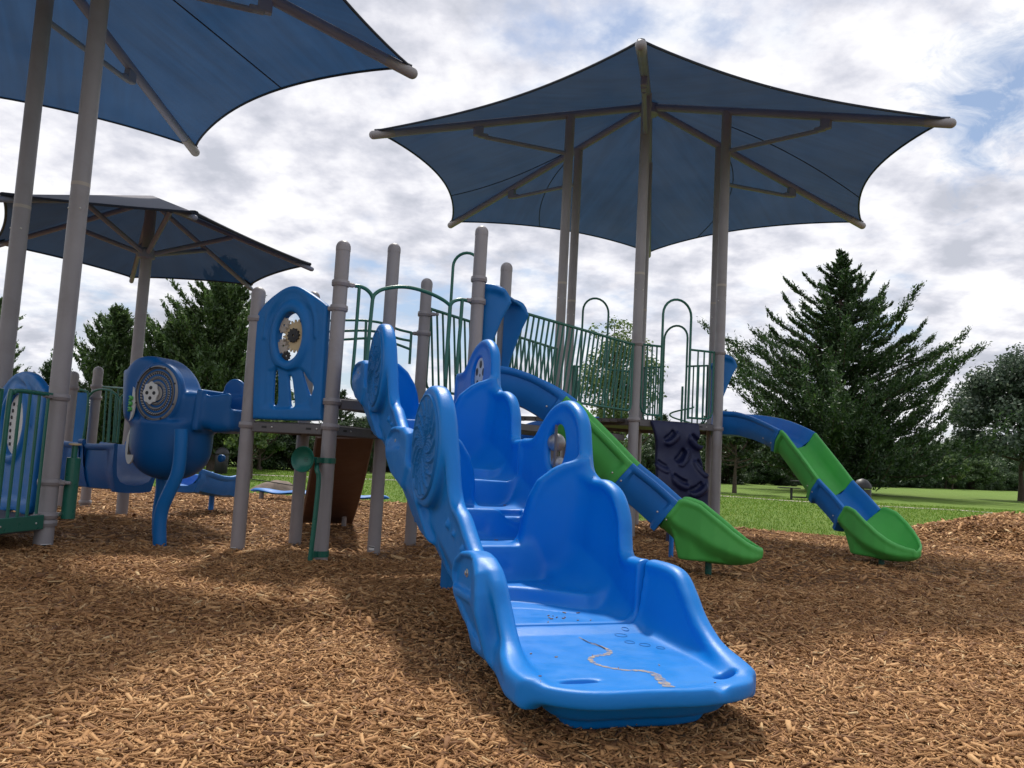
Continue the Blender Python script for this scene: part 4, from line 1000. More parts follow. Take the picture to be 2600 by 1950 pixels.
def wave_slide(label, plan, uu, us1, drop, foot_h, n_=18):
    """plan(u) -> plan point; uu: profile parameter -> path length"""
    root = thing('wave_slide', label, 'slide', (plan(uu(2.4)).x, plan(uu(2.4)).y, 0))
    cuts = [0.0, .959, 1.67, 2.131]; mats = [M_slblue, M_slgreen, M_slblue]
    for k in range(3):
        u0, u1 = cuts[k], cuts[k + 1]; N = n_ if k == 0 else 12
        us = [u0 + .001, u0 + .035] + [u0 + .055 + (u1 - u0 - .11) * i / N for i in range(N + 1)] + [u1 - .035, u1 - .001]
        slope = [(rimf(u + .05) - rimf(u - .05)) / .1 for u in us]; HP = .315; ph = [math.atan(abs(s_)) for s_ in slope]
        P = [plan(u) - (plan(u + .02) - plan(u - .02)).normalized() * (HP * math.sin(a)) for u, a in zip(us, ph)]
        fl = [rimf(u) - HP * math.cos(a) - .012 - drop for u, a in zip(us, ph)]; hh = [HP - .024] * len(us)
        chute('chute_section', P, fl, [.275] * len(us), hh, mats[k], root, True, slope)
    e0 = plan(uu(2.131)); e1 = plan(uu(2.2)); d = (e1 - e0).normalized()
    exit_bowl('exit_bowl', e0, d, 0, 2.90 - 2.131, .765 - .355, M_slgreen, root, exit_rim, drop)
    for ub in (.959, 1.67, 2.131):                        # bolts through the joint flanges
        for sd in (-1, 1):
            for du in (-.045, .045):
                c0 = plan(ub + du - .16); c1 = plan(ub + du - .10); d_ = (c1 - c0).normalized(); n2 = Vector((d_.y, -d_.x)) * sd; z_ = rimf(ub + du) - .16 - drop
                bb = MB(); bb.bolt((c0.x + n2.x * .305, c0.y + n2.y * .305, z_), (n2.x, n2.y, 0), .011); bb.build('bolt', M_bolt, root)
    p = plan(uu(2.42)); b = MB(); b.tube([(p.x, p.y, -.3), (p.x, p.y, .20 - drop)], .034, 14); b.build('foot_post', M_green, root)
    return root
S0 = Vector((-.27, 8.78)); SD = (Vector((2.04, 8.12)) - S0).normalized()
wave_slide('blue and green slide nearest the camera, dropping right from beside the climber', lambda u: S0 + SD * u, lambda u: u, .959, 0.0, .2)
b = MB(); b.tube([(1.25, 9.05, -.2), (1.25, 9.05, .55)], .03, 12); 
ex = bpy.data.objects.get('wave_slide')
b2 = MB(); b2.tube([(1.98, 9.57, -.2), (1.98, 9.57, .42)], .028, 12)
stub = thing('short_post', 'short blue post standing in the mulch behind the near slide', 'post', (1.98, 9.57, 0)); b2.tube([(1.98, 9.57, .40), (1.98, 9.57, .42)], .032, 12); b2.build('tube', M_slblue, stub)
b = MB(); b.rbox((1.98, 9.57, .43), (.10, .10, .012)); b.build('top_plate', M_slblue, stub)
q1 = Vector((4.13, 11.42)); hd = R(-67); dd = Vector((math.cos(hd), math.sin(hd)))
sp0 = Vector((3.22, 12.72)); bez = [sp0, sp0 + Vector((.62, -.10)), q1 - dd * .62, q1]
def bzp(t): a, b_, c_, d_ = bez; return a * (1 - t) ** 3 + b_ * 3 * t * (1 - t) ** 2 + c_ * 3 * t * t * (1 - t) + d_ * t ** 3
def plan2(u): return bzp(u / .959) if u <= .959 else q1 + dd * (u - .959)
wave_slide('blue and green slide on the right, curving down from the hexagon deck towards the lawn', plan2, lambda u: u, .959, .07, .2, 22)

def slide_hood(label, p, q, out, zt, zb):
    """moulded hood over a slide entrance between posts p and q, ears reaching out over the slide"""
    c = (p + q) / 2; root = thing('slide_hood', label, 'hood', (c.x, c.y, 0)); pl = Plane(p, q); sg = 1 if (pl.n @ out) > 0 else -1
    W_ = pl.L; F_ = Field((-.05, -.12, zb - .05), (W_ + .05, .42, zt + .12), .0125); U, O, Z = F_.X, F_.Y, F_.Z
    hz = (Z - zb) / (zt - zb)
    prof = polyd([(-.03, zb + .02), (.05, zb), (.09, zb + .25 * (zt - zb)), (.20, zb + .6 * (zt - zb)), (.29, zb + .80 * (zt - zb)), (.25, zb + .90 * (zt - zb)), (.12, zt - .01), (-.03, zt)], F_.Y[0], F_.Z[0])[None]
    for s0 in (.09, W_ - .09):
        F_.add(smax(np.abs(U - s0 + (.05 if s0 > .3 else -.05) * np.clip(hz, 0, 1) * np.clip(O / .3, 0, 1)) - .022, prof, .03), .02)
    arc = zt - .03 - .14 * ((U - W_ / 2) / (W_ / 2)) ** 2 * 0 - .10 * (O / .3) ** 2 * np.sign(O)
    F_.add(smax(smax(np.abs(Z - arc) - .024, np.abs(U - W_ / 2) - W_ / 2 + .05, .04), np.abs(O - .09) - .13 + .05 * np.sin(np.clip(U / W_, 0, 1) * np.pi), .03), .07)
    def tf(V):
        V = V.copy(); V[:, 1] *= sg; return plane_tf(pl)(V)
    field_obj(F_, tf, 'moulded_hood', M_blue2, root); return root
slide_hood('blue moulded hood over the near slide entrance, beside the tallest domed post', E_ + SD * .05, F_p + SD * .05, SD, ZL(E_, 718), 1.98)
slide_hood('blue moulded hood over the far right slide, flaring out past the grey shade post', HEX[2], HEX[3], Vector((.98, -.18)), ZL(HEX[2], 897), 1.98)

# ================================================================ gear panel
def r3(x, y): return (550 + x / 1.844, 550 + y / 1.844)
def gear_bm(pl, u, z, o, r_out, teeth, th, hole=.25):
    vs = []; fs = []; n_ = teeth * 4
    for side in (0, 1):
        for i in range(n_):
            a = 2 * PI * i / n_; r_ = r_out if (i % 4) in (0, 1) else r_out * .83
            vs.append(pl.w(u + math.cos(a) * r_, z + math.sin(a) * r_, o + side * th))
        for i in range(n_):
            a = 2 * PI * i / n_; vs.append(pl.w(u + math.cos(a) * r_out * hole, z + math.sin(a) * r_out * hole, o + side * th))
    for i in range(n_):
        j = (i + 1) % n_; fs += [(i, j, n_ + j, n_ + i), (2 * n_ + j, 2 * n_ + i, 3 * n_ + i, 3 * n_ + j), (j, i, 2 * n_ + i, 2 * n_ + j), (n_ + i, n_ + j, 3 * n_ + j, 3 * n_ + i)]
    b = MB(); b.add(vs, fs); return b
plAB = Plane(A_, B_)
gp = thing('gear_panel', 'blue moulded panel with an oval window of turning gears, between two grey posts', 'activity panel', (*((A_ + B_) / 2), 0))
def moulded_panel(pl, outline, win, rx, rz_, slots, name, parent, mat, th=.045, pocket=None, vox=.0085):
    us = [p[0] for p in outline]; zs = [p[1] for p in outline]; F_ = Field((min(us) - .05, -.12, min(zs) - .05), (max(us) + .05, .12, max(zs) + .05), vox)
    d2 = polyd([tuple(p)[:2] for p in smooth_pts([(a, b, 0) for a, b in outline], 4, True)], F_.X[:, 0, :], F_.Z[:, 0, :])[:, None, :]
    F_.add(smax(np.abs(F_.Y) - th + .014 * np.clip((d2 + .10) / -.05, 0, 1), d2, .035), 0)
    ew = (np.sqrt(((F_.X - win[0]) / rx) ** 2 + ((F_.Z - win[1]) / rz_) ** 2) - 1) * rx
    F_.add(smax(np.abs(F_.Y) - th - .022 + .35 * np.abs(ew - .035), np.abs(ew - .03) - .045, .02), .03)
    ea = np.abs(ew - .155) - .018
    F_.add(smax(np.abs(F_.Y) - th - .006, smax(ea, -(F_.Z - win[1]) - .02, .02), .02), .02)
    if pocket:
        pk = polyd(pocket, F_.X[:, 0, :], F_.Z[:, 0, :])[:, None, :]; F_.cut(smax(-(np.abs(F_.Y) - th + .022), pk, .02), .02)
    for s_ in slots:
        sd = polyd([tuple(p)[:2] for p in smooth_pts([(a, b, 0) for a, b in s_], 4, True)], F_.X[:, 0, :], F_.Z[:, 0, :])[:, None, :]
        F_.cut(smax(sd, np.abs(F_.Y) - .2, .01), .025)
    F_.cut(smax(ew, np.abs(F_.Y) - .3, .01), .015)
    return field_obj(F_, plane_tf(pl), name, mat, parent)
outl = plAB.pts([r3(*q) for q in [(192, 480), (200, 458), (250, 395), (310, 350), (365, 338), (425, 347), (480, 382), (522, 415), (527, 440), (512, 700), (500, 930), (490, 955), (340, 955), (190, 948), (178, 935), (184, 700)]])
wc = plAB.px(*r3(352, 563)); wl_ = plAB.px(*r3(292, 563)); wt_ = plAB.px(*r3(352, 450))
slots = [plAB.pts([r3(*q) for q in s_]) for s_ in ([(276, 735), (288, 722), (291, 800), (288, 872), (270, 878), (272, 800)], [(343, 752), (356, 760), (368, 880), (352, 884), (347, 820)], [(406, 722), (432, 765), (455, 790), (450, 832), (438, 828), (418, 770)])]
pock = plAB.pts([r3(*q) for q in [(252, 725), (300, 705), (345, 725), (400, 712), (440, 745), (465, 800), (440, 865), (360, 895), (280, 900), (252, 870)]])
body = moulded_panel(plAB, outl, wc, abs(wc[0] - wl_[0]), abs(wt_[1] - wc[1]), slots, 'panel_body', gp, M_blue2, pocket=pock)
rx_, rz2 = abs(wc[0] - wl_[0]), abs(wt_[1] - wc[1])
def glass_mat():
    m, t, out = new_mat('clear_window'); g = t.n('ShaderNodeBsdfGlossy'); g.inputs['Roughness'].default_value = .08; tp = t.n('ShaderNodeBsdfTransparent'); tp.inputs[0].default_value = (.90, .93, .95, 1)
    fr = t.n('ShaderNodeFresnel'); fr.inputs[0].default_value = 1.3; mx = t.n('ShaderNodeMixShader'); t.link(fr.outputs[0], mx.inputs[0]); t.link(tp.outputs[0], mx.inputs[1]); t.link(g.outputs[0], mx.inputs[2]); t.link(mx.outputs[0], out.inputs[0]); return m
M_glass = glass_mat()
b = MB(); vs = []; n_ = 40
for s_ in (-.018, -.012): vs += [plAB.w(wc[0] + math.cos(2 * PI * k / n_) * (rx_ + .01), wc[1] + math.sin(2 * PI * k / n_) * (rz2 + .01), s_) for k in range(n_)]
b.add(vs, [tuple(range(n_)), tuple(reversed(range(n_, 2 * n_)))] + [(k, (k + 1) % n_, n_ + (k + 1) % n_, n_ + k) for k in range(n_)]); wn_ = b.build('clear_window', M_glass, gp)
for (x, y, r_, te, m_, o_) in ((320, 510, 27, 12, M_cream, 0), (378, 560, 64, 22, M_tan, 0), (368, 558, 25, 12, M_black, .02), (316, 607, 27, 12, M_cream, 0), (328, 653, 18, 10, M_black, .0)):
    u, z = plAB.px(*r3(x, y)); u2, _ = plAB.px(*r3(x + r_, y)); rr = abs(u2 - u) * (1.12 if r_ < 60 else 1.0)
    g_ = gear_bm(plAB, u, z, .0 + o_, rr, te, .014, .16).build('gear', m_, wn_)
for k in range(8):
    a = 2 * PI * k / 8; b = MB(); b.bolt(plAB.w(wc[0] + math.cos(a) * (rx_ + .008), wc[1] + math.sin(a) * (rz2 + .008), .0), plAB.n.to_3d(), .008); b.build('bolt', M_bolt, body)

# ================================================================ rails
def tubes(name, paths, r_, mat, parent, sm=6, n_=10):
    for p in paths:
        b = MB(); b.tube(smooth_pts(p, sm) if sm and len(p) > 2 else p, r_, n_); b.build(name, mat, parent)
plBE = Plane(B_, E_)
ar = thing('arch_rail', 'green tubular arch rail around the head of the blue climber', 'railing', (*((B_ + E_) / 2), 0))
W = lambda pl, pts, o=0.0: [pl.w(*pl.px(*r3(*q)), o) for q in pts]
tubes('arch', [W(plBE, [(648, 325), (672, 327), (700, 340), (722, 362), (731, 385)]), W(plBE, [(731, 385), (742, 362), (780, 340), (850, 329), (920, 335), (1000, 360), (1060, 390), (1092, 415)]), W(plBE, [(1092, 420), (1108, 398), (1145, 388), (1188, 398)])], .019, M_green, ar)
tubes('upright', [W(plBE, [(731, 380), (722, 470), (710, 600), (700, 720), (695, 838)]), W(plBE, [(1093, 415), (1086, 520), (1077, 650), (1070, 760)]), W(plBE, [(1150, 390), (1142, 500), (1132, 620), (1124, 740)])], .019, M_green, ar)
tubes('lower_bend', [W(plBE, [(668, 330), (660, 440), (648, 600), (636, 740), (636, 790), (655, 824), (700, 840), (790, 848)])], .017, M_green, ar)
plGD = Plane(G_, D_)
sr = thing('curved_rail', 'green rail of three curved bars behind the gear panel', 'railing', (*((G_ + D_) / 2), 0))
tubes('curved_bar', [W(plGD, [(478, 488), (600, 485), (700, 487), (780, 500), (850, 528), (912, 543)]), W(plGD, [(478, 540), (600, 535), (700, 534), (780, 545), (850, 570), (910, 582)]), W(plGD, [(478, 580), (600, 575), (700, 570), (780, 578), (850, 600), (908, 622)])], .015, M_green, sr)
tubes('upright', [W(plGD, [(912, 540), (903, 690)]), W(plGD, [(480, 485), (474, 640)]), W(plGD, [(700, 486), (690, 760)])], .016, M_green, sr, 0)
def bar_rail(name, label, p, q, z0, z1, n_, slant=0.0, cat='railing', inset=PR + .02, r_=.0135, frame=True, group=None):
    c = (Vector(p) + Vector(q)) / 2; root = thing(name, label, cat, (c.x, c.y, 0), group); pl = Plane(p, q); a, e = inset, pl.L - inset
    rt, rb = .019, .017
    tubes('top_rail', [[pl.w(a, z1), pl.w(e, z1)]], rt, M_green, root, 0, 12)
    tubes('frame', [[pl.w(a + .02, z1), pl.w(a + .02, z0 + .09), pl.w(a + .045, z0 + .03), pl.w(a + .10, z0), pl.w((a + e) / 2, z0), pl.w(e - .10, z0), pl.w(e - .045, z0 + .03), pl.w(e - .02, z0 + .09), pl.w(e - .02, z1)]], rb, M_green, root, 0, 12)
    for k in range(n_):
        u = a + .04 + (e - a - .08) * (k + .5) / n_; d = slant * (z1 - z0) / 2
        u0, u1 = min(max(u - d, a + .03), e - .03), min(max(u + d, a + .03), e - .03)
        b = MB(); b.tube([pl.w(u0, z0), pl.w(u1, z1)], r_, 8); b.build('bar', M_green, root)
    return root
ZR = toz(HEX[1].x, HEX[1].y, 877)
bar_rail('bridge_rail', 'nearer long green barred rail of the bridge, ending at the front shade post', F_p, HEX[1], ZHX + .10, ZR, 27, .17)
bar_rail('bridge_rail', 'farther long green barred rail of the bridge, seen between the bars of the nearer one', D_, HEX[0], ZHX + .10, ZR, 27, -.15)
for (i, j, lab) in ((5, 4, 'far'), (4, 3, 'far')): pass
def hoop(pl, u0, u1, zb, zt, r_, parent, name='hoop', o=0.0):
    w_ = (u1 - u0) / 2; c = (u0 + u1) / 2; pts = [pl.w(u0, zb, o), pl.w(u0, zt - w_, o)] + [pl.w(c - math.cos(PI * k / 12) * w_, zt - w_ + math.sin(PI * k / 12) * w_, o) for k in range(1, 12)] + [pl.w(u1, zt - w_, o), pl.w(u1, zb, o)]
    b = MB(); b.tube(pts, r_, 12); b.build(name, M_green, parent)
def gate_rail(label, p, q, hu0, hu1, zt, z0, z1, nb, name='hoop_rail'):
    c = (Vector(p) + Vector(q)) / 2; root = thing(name, label, 'railing', (c.x, c.y, 0)); pl = Plane(p, q)
    hoop(pl, hu0, hu1, z0 - .02, zt, .019, root)
    for (a, e, s_) in ((PR + .03, hu0 - .035, 1), (hu1 + .035, pl.L - PR - .03, -1)):
        tubes('top_rail', [[pl.w(a - .03 if s_ > 0 else a - .03, z1), pl.w(e + .03, z1)]], .017, M_green, root, 0)
        pth = [pl.w(a, z1), pl.w(a, z0 + .12), pl.w(a + .03, z0 + .04), pl.w(a + .11, z0), pl.w(e + .02, z0)] if s_ > 0 else [pl.w(e, z1), pl.w(e, z0 + .12), pl.w(e - .03, z0 + .04), pl.w(e - .11, z0), pl.w(a - .02, z0)]
        tubes('frame', [pth], .016, M_green, root, 0)
        for k in range(nb):
            u = a + (e - a) * (k + 1) / (nb + .6); b = MB(); b.tube([pl.w(u, z0), pl.w(u, z1)], .013, 8); b.build('bar', M_green, root)
    return root
def r2(x, y): return (1250 + x / 2.765, 650 + y / 2.765)
plF = Plane(HEX[1], HEX[2]); h0, h1 = plF.px(*r2(1196, 500))[0], plF.px(*r2(1394, 500))[0]; zF = plF.px(*r2(1120, 628))[1]; zH = plF.px(*r2(1290, 305))[1]
gate_rail('green barred rail with a tall hoop, above the navy climbing wall', HEX[1], HEX[2], h0, h1, zH, ZHX + .07, zF, 3)
plK = Plane(HEX[5], HEX[4]); k0_, k1_ = plK.px(*r2(635, 420))[0], plK.px(*r2(815, 420))[0]
gate_rail('green barred rail with a tall hoop on the far left side of the hexagon deck', HEX[5], HEX[4], k0_, k1_, plK.px(*r2(725, 297))[1], ZHX + .07, ZHX + 1.0, 3)
plM = Plane(HEX[4], HEX[3]); k0_, k1_ = plM.px(*r2(1207, 600))[0], plM.px(*r2(1370, 600))[0]
gate_rail('green barred rail with a lower hoop on the far right side of the hexagon deck', HEX[4], HEX[3], k0_, k1_, plM.px(*r2(1290, 490))[1], ZHX + .07, plM.px(*r2(1450, 772))[1], 3)
plDF = Plane(D_, F_p); u0_, u1_ = plDF.px(*r3(1103, 300))[0], plDF.px(*r3(1225, 300))[0]
hp = thing('entrance_hoop', 'tall slim green hoop rising left of the tallest domed post', 'railing', (*((D_ + F_p) / 2), 0)); hoop(plDF, u0_, u1_, ZBE, plDF.px(*r3(1160, 170))[1], .018, hp)
# coiled climbing pole beyond the hexagon deck
cp = gnd(*r2(1340, 1160), 0); cx_, cy_ = 1.0, 1.0
pc = Vector((HEX[4].x + .9, HEX[4].y + .55)); 
co = thing('coil_climber', 'small green coiled climbing pole seen between the bars beyond the hexagon deck', 'climber', (pc.x, pc.y, 0))
b = MB(); b.tube([(pc.x, pc.y, -.2), (pc.x, pc.y, 2.6)], .022, 10); b.build('pole', M_green, co)
b = MB(); b.tube([(pc.x + .22 * math.cos(a), pc.y + .22 * math.sin(a), .25 + a / (2 * PI) * .33) for a in [k * PI / 10 for k in range(0, 121)]], .016, 8); b.build('coil', M_green, co)

# bridge floor
bd = thing('bridge_deck', 'dark planked bridge between the two decks under the green rails', 'bridge', tuple(((D_ + F_p + HEX[0] + HEX[1]) / 4).to_3d()))
a0, a1 = (F_p + (D_ - F_p) * .1), (D_ + (F_p - D_) * .1); e0_, e1_ = HEX[1] + (HEX[0] - HEX[1]) * .1, HEX[0] + (HEX[1] - HEX[0]) * .1
b = MB(); zz = ZBE - .01; n_ = 14
for k in range(n_):
    f0, f1 = (k + .04) / n_, (k + .96) / n_; lf = lambda f: zz + (ZHX - ZBE) * f
    p = [a0.lerp(e0_, f0), a0.lerp(e0_, f1), a1.lerp(e1_, f1), a1.lerp(e1_, f0)]; zt_ = lf((f0 + f1) / 2)
    vs = [Vector((*q, zt_)) for q in p] + [Vector((*q, zt_ - .045)) for q in p]; b.add(vs, [(0, 1, 2, 3), (7, 6, 5, 4), (0, 4, 5, 1), (1, 5, 6, 2), (2, 6, 7, 3), (3, 7, 4, 0)])
b.build('planks', M_deck, bd)
for p, q in ((a0, e0_), (a1, e1_)):
    d = (q - p).normalized(); rot = Matrix(((d.x, -d.y, 0), (d.y, d.x, 0), (0, 0, 1))); m_ = (p + q) / 2
    b = MB(); b.rbox((m_.x, m_.y, zz - .09), ((q - p).length - .1, .05, .085), rot, .008); b.build('edge_beam', M_beam, bd)

# ================================================================ navy climbing wall
cwall = thing('climbing_wall', 'dark navy moulded climbing wall with pockets, leaning below the hexagon deck', 'climbing wall', (*((HEX[1] + HEX[2]) / 2), 0))
wu0, wu1 = plF.px(*r2(1115, 1170))[0], plF.px(*r2(1440, 1180))[0]; WW = wu1 - wu0 + .12
rr_ = random.Random(4); F_ = Field((wu0 - .05, -.15, -.1), (wu1 + .25, 1.1, ZHX + .02), .0135); U, O, Z = F_.X, F_.Y, F_.Z
tz = np.clip((ZHX - Z) / ZHX, 0, 1.1); cen = .04 + .45 * tz ** 1.3 + .035 * np.sin(Z * 9)
le, re = wu0 + .04 * np.sin(Z * 6) + .03 * tz, wu1 - .02 + .12 * tz + .02 * np.sin(Z * 7 + 1)
F_.add(smax(smax(np.abs(O - cen + .015) - .045, smax(le - U, U - re, .03), .03), smax(Z - ZHX + .01, -.08 - Z, .01), .02) * .8, 0)
for (fu, fz, a_, ln, R_) in [(.30, .86, .7, .20, .055), (.78, .84, -.6, .20, .06), (.52, .70, .9, .22, .055), (.12, .62, -.5, .16, .045), (.86, .62, -.9, .20, .055), (.40, .50, -.5, .22, .06), (.72, .44, .5, .24, .06), (.20, .36, .8, .18, .05), (.55, .28, -.6, .22, .06), (.88, .24, .6, .18, .05), (.30, .14, .4, .22, .055), (.70, .10, -.7, .20, .055)]:
    u = wu0 + fu * (wu1 - wu0 + .1); z = fz * ZHX; ca, sa = math.cos(a_), math.sin(a_)
    du, dz_ = U - u, Z - z; x_ = du * ca + dz_ * sa; y_ = -du * sa + dz_ * ca; y_ = y_ - 1.6 * x_ * x_
    seg = np.sqrt(np.clip(np.abs(x_) - ln * .5, 0, 9) ** 2 + (y_ + .055) ** 2)
    F_.add(np.sqrt(seg ** 2 + (O - cen - .03) ** 2) - R_ * .9, .02)
    seg2 = np.sqrt(np.clip(np.abs(x_) - ln * .36, 0, 9) ** 2 + (y_ - .02) ** 2)
    F_.cut(np.sqrt(seg2 ** 2 + ((O - cen - .04) * .6) ** 2) - R_ * (.86 if fz == .70 else .72), .015)
field_obj(F_, plane_tf(plF), 'moulded_wall', M_navy, cwall)

# ================================================================ brown ramp
GDn = Vector((-.371, .928)); gm = (G_ + D_) / 2
rmp = thing('ribbed_ramp', 'brown ribbed ramp sloping away under the dark decks', 'ramp', (-2.5, 11.3, 0))
tL, tR = aty(*r3(478, 1020), 9.25), aty(*r3(728, 1022), 9.55); bL, bR = aty(*r3(402, 1418), 11.2), aty(*r3(628, 1424), 11.4)
b = MB(); n_ = 34; nf = (tR - tL).cross(bL - tL).normalized()
for k in range(n_):
    f0, f1 = k / n_, (k + 1) / n_; sagf = lambda f: Vector((0, 0, -.10 * math.sin(PI * f)))
    for (g0, g1, lo) in ((0, .72, .0), (.72, 1, -.014)):
        fa, fb = f0 + (f1 - f0) * g0, f0 + (f1 - f0) * g1
        p = [tL.lerp(bL, fa) + sagf(fa), tL.lerp(bL, fb) + sagf(fb), tR.lerp(bR, fb) + sagf(fb), tR.lerp(bR, fa) + sagf(fa)]
        vs = [q + nf * lo for q in p] + [q + nf * -.05 for q in p]; b.add(vs, [(0, 1, 2, 3), (7, 6, 5, 4), (0, 4, 5, 1), (1, 5, 6, 2), (2, 6, 7, 3), (3, 7, 4, 0)])
b.build('ribbed_slope', M_brown, rmp, angle=30)
for (t_, q_) in ((tL, bL), (tR, bR)):
    b = MB(); pts = [t_.lerp(q_, f) + Vector((0, 0, -.10 * math.sin(PI * f))) for f in [k / 12 for k in range(13)]]; b.tube(pts, .034, 10, sy=1.6); b.build('side_rim', M_brown, rmp)
fb_ = gnd(*r3(594, 1460)); b = MB(); b.tube([(fb_.x, fb_.y, -.2), (fb_.x, fb_.y, .22)], .035, 10); b.build('foot_post', M_post, rmp)

# ================================================================ green talk horn
hn = gnd(787, 1442); hx = thing('talk_horn', 'green trumpet-shaped talk tube clamped to a grey post', 'talk tube', (hn.x, hn.y, 0))
hy = B_.y - .16; hc = aty(*r3(402, 1136), hy); st0 = aty(*r3(468, 1160), hy); stb = aty(*r3(430, 1640), hy)
b = MB(); b.tube(smooth_pts([hc + Vector((.05, .14, 0)), hc + Vector((.10, .13, -.0)), st0 + Vector((-.01, .05, -.01)), st0 + Vector((.01, 0, -.06)), aty(*r3(478, 1230), hy), aty(*r3(462, 1400), hy), Vector((stb.x, hy, -.15))], 7), .0225, 14); b.build('stem', M_green, hx)
ax_ = Vector((-.30, -.93, .02)).normalized()
b = MB(); b.lathe(hc - ax_ * -.03, -ax_, [(0, .112), (-.008, .117), (-.004, .120), (.008, .116), (.04, .088), (.08, .062), (.13, .04), (.19, .026), (.20, .02)], 36); 
bell = MB(); prof = [(0.0, .116), (-.006, .119), (.004, .122), (.016, .113), (.05, .085), (.09, .06), (.14, .04), (.20, .026)]
inn = [(.004, .110), (.02, .100), (.045, .074), (.055, .055), (.06, .03), (.061, .001)]
bell.lathe(hc, -ax_, list(reversed(inn)) + [(0.0, .116), (-.004, .119), (.004, .122), (.016, .113), (.05, .087), (.09, .062), (.14, .042), (.20, .026), (.201, .001)], 40); bl = bell.build('bell', M_green, hx)
for k in range(7):
    a = 2 * PI * k / 6; rr = 0 if k == 6 else .018; A1, B1 = frame_of(ax_); b = MB(); b.lathe(hc - ax_ * .0600 + (A1 * math.cos(a) + B1 * math.sin(a)) * rr, ax_, [(0, .0045), (.0015, .0045)], 8); b.build('sound_hole', M_black, bl)
for py, wz in ((1142, .05), (1577, .055)):
    zc = ZL(B_, 550 + py / 1.844); pm = Vector((B_.x, B_.y, zc)); s_ = aty(*r3(468 if py < 1300 else 445, py), hy); s_.z = zc; dv = (s_ - pm); b = MB(); dn = dv.normalized(); rot = Matrix((dn, Vector((-dn.y, dn.x, 0)), Vector((0, 0, 1)))).transposed()
    b.lathe(pm - Vector((0, 0, wz / 2)), (0, 0, 1), [(0, PR + .001), (0, PR + .007), (wz, PR + .007), (wz, PR + .001)], 28); b.rbox(pm + dv * .62, (dv.length * .8, .012, wz), rot, .003); b.build('clamp', M_green, hx)

# ================================================================ left group: crawl pod, low rail, pump
def l2(x, y): return (260 + x / 2.963, 840 + y / 2.963)
def l3(x, y): return (x / 3.1917, 900 + y / 3.1917)
plP = Plane((-4.75, 8.98), (-2.72, 8.42))
pod = thing('crawl_pod', 'big blue moulded crawl pod with a ridged round plate, left of the gear panel', 'crawl pod', (-3.67, 8.66, 0))
up_o = plP.pts([l2(*q) for q in [(232, 350), (238, 305), (272, 298), (305, 262), (350, 222), (420, 203), (500, 215), (580, 272), (640, 355), (676, 445), (715, 462), (790, 462), (900, 470), (1060, 462), (1050, 640), (1030, 760), (900, 770), (840, 745), (600, 745), (400, 728), (285, 695), (240, 620)]])
F_ = Field((plP.px(*l2(150, 500))[0], -.42, plP.px(*l2(500, 1180))[1]), (plP.px(*l2(1075, 500))[0], .42, plP.px(*l2(420, 160))[1]), .0125); U, O, Z = F_.X, F_.Y, F_.Z
d2 = polyd([tuple(p)[:2] for p in smooth_pts([(a, b, 0) for a, b in up_o], 3, True)], U[:, 0, :], Z[:, 0, :])[:, None, :]
uL = plP.px(*l2(190, 500))[0]; uR = plP.px(*l2(700, 500))[0]
thick = .24 - .05 * np.clip((U - uR) / .3, 0, 1)
F_.add(smax(np.abs(O) - thick, d2, .11), 0)
zt_ = plP.px(*l2(850, 462))[1]; F_.cut(smax(np.abs(O) - .15, smax(uR + .10 - U, zt_ - .18 - Z, .02), .03), .03)
sgP = 1 if (plP.w(0, 1, .1) - EYE).length < (plP.w(0, 1, -.1) - EYE).length else -1
plPo = Plane((-4.75, 8.98), (-2.72, 8.42), .28)
pc_ = plPo.px(*l2(405, 470)); pe_ = plPo.px(*l2(545, 470)); pt_ = plPo.px(*l2(405, 275)); prx, prz = (pe_[0] - pc_[0]) * 1.17, (pt_[1] - pc_[1]) * 1.12
F_.add(smax(np.abs(O - .22) - .05, (np.sqrt(((U - pc_[0]) / prx) ** 2 + ((Z - pc_[1]) / prz) ** 2) - 1.08) * prx, .02), .03)
ueL = plP.px(*l2(212, 547))[0]; F_.cut(-((ueL - U) * .5 + (O - .16) * .86), .03)
# joint band of the trough
ub = plP.px(*l2(830, 500))[0]; F_.add(smax(smax(np.abs(U - ub - .06 * (Z - zt_)) - .035, d2 - .02, .02), np.abs(O) - thick - .025, .02), .02)
# bowl below
bc = plP.px(*l2(520, 800)); br = plP.px(*l2(805, 800))[0] - bc[0]; bd_ = bc[1] - plP.px(*l2(520, 1125))[1]
zz_ = (Z - bc[1]) / bd_; rad = np.sqrt(((U - bc[0]) / br) ** 2 + (O / (br * .66)) ** 2 + np.abs(np.minimum(zz_, 0)) ** 3.0)
F_.add(smax((rad - 1) * br * .66, Z - bc[1] - .16, .03), .05)
for q in ((915, 440, 82, 58), (810, 958, 28, 34)):
    c_ = plP.px(*l2(q[0], q[1])); r_ = plP.px(*l2(q[0] + q[2], q[1]))[0] - c_[0]
    F_.add(smax(np.abs(O + .20) - .03, np.sqrt((U - c_[0]) ** 2 + (Z - c_[1]) ** 2) - r_, .02), .02)
pb = field_obj(F_, plane_tf(plP), 'pod_shell', M_blue3, pod)
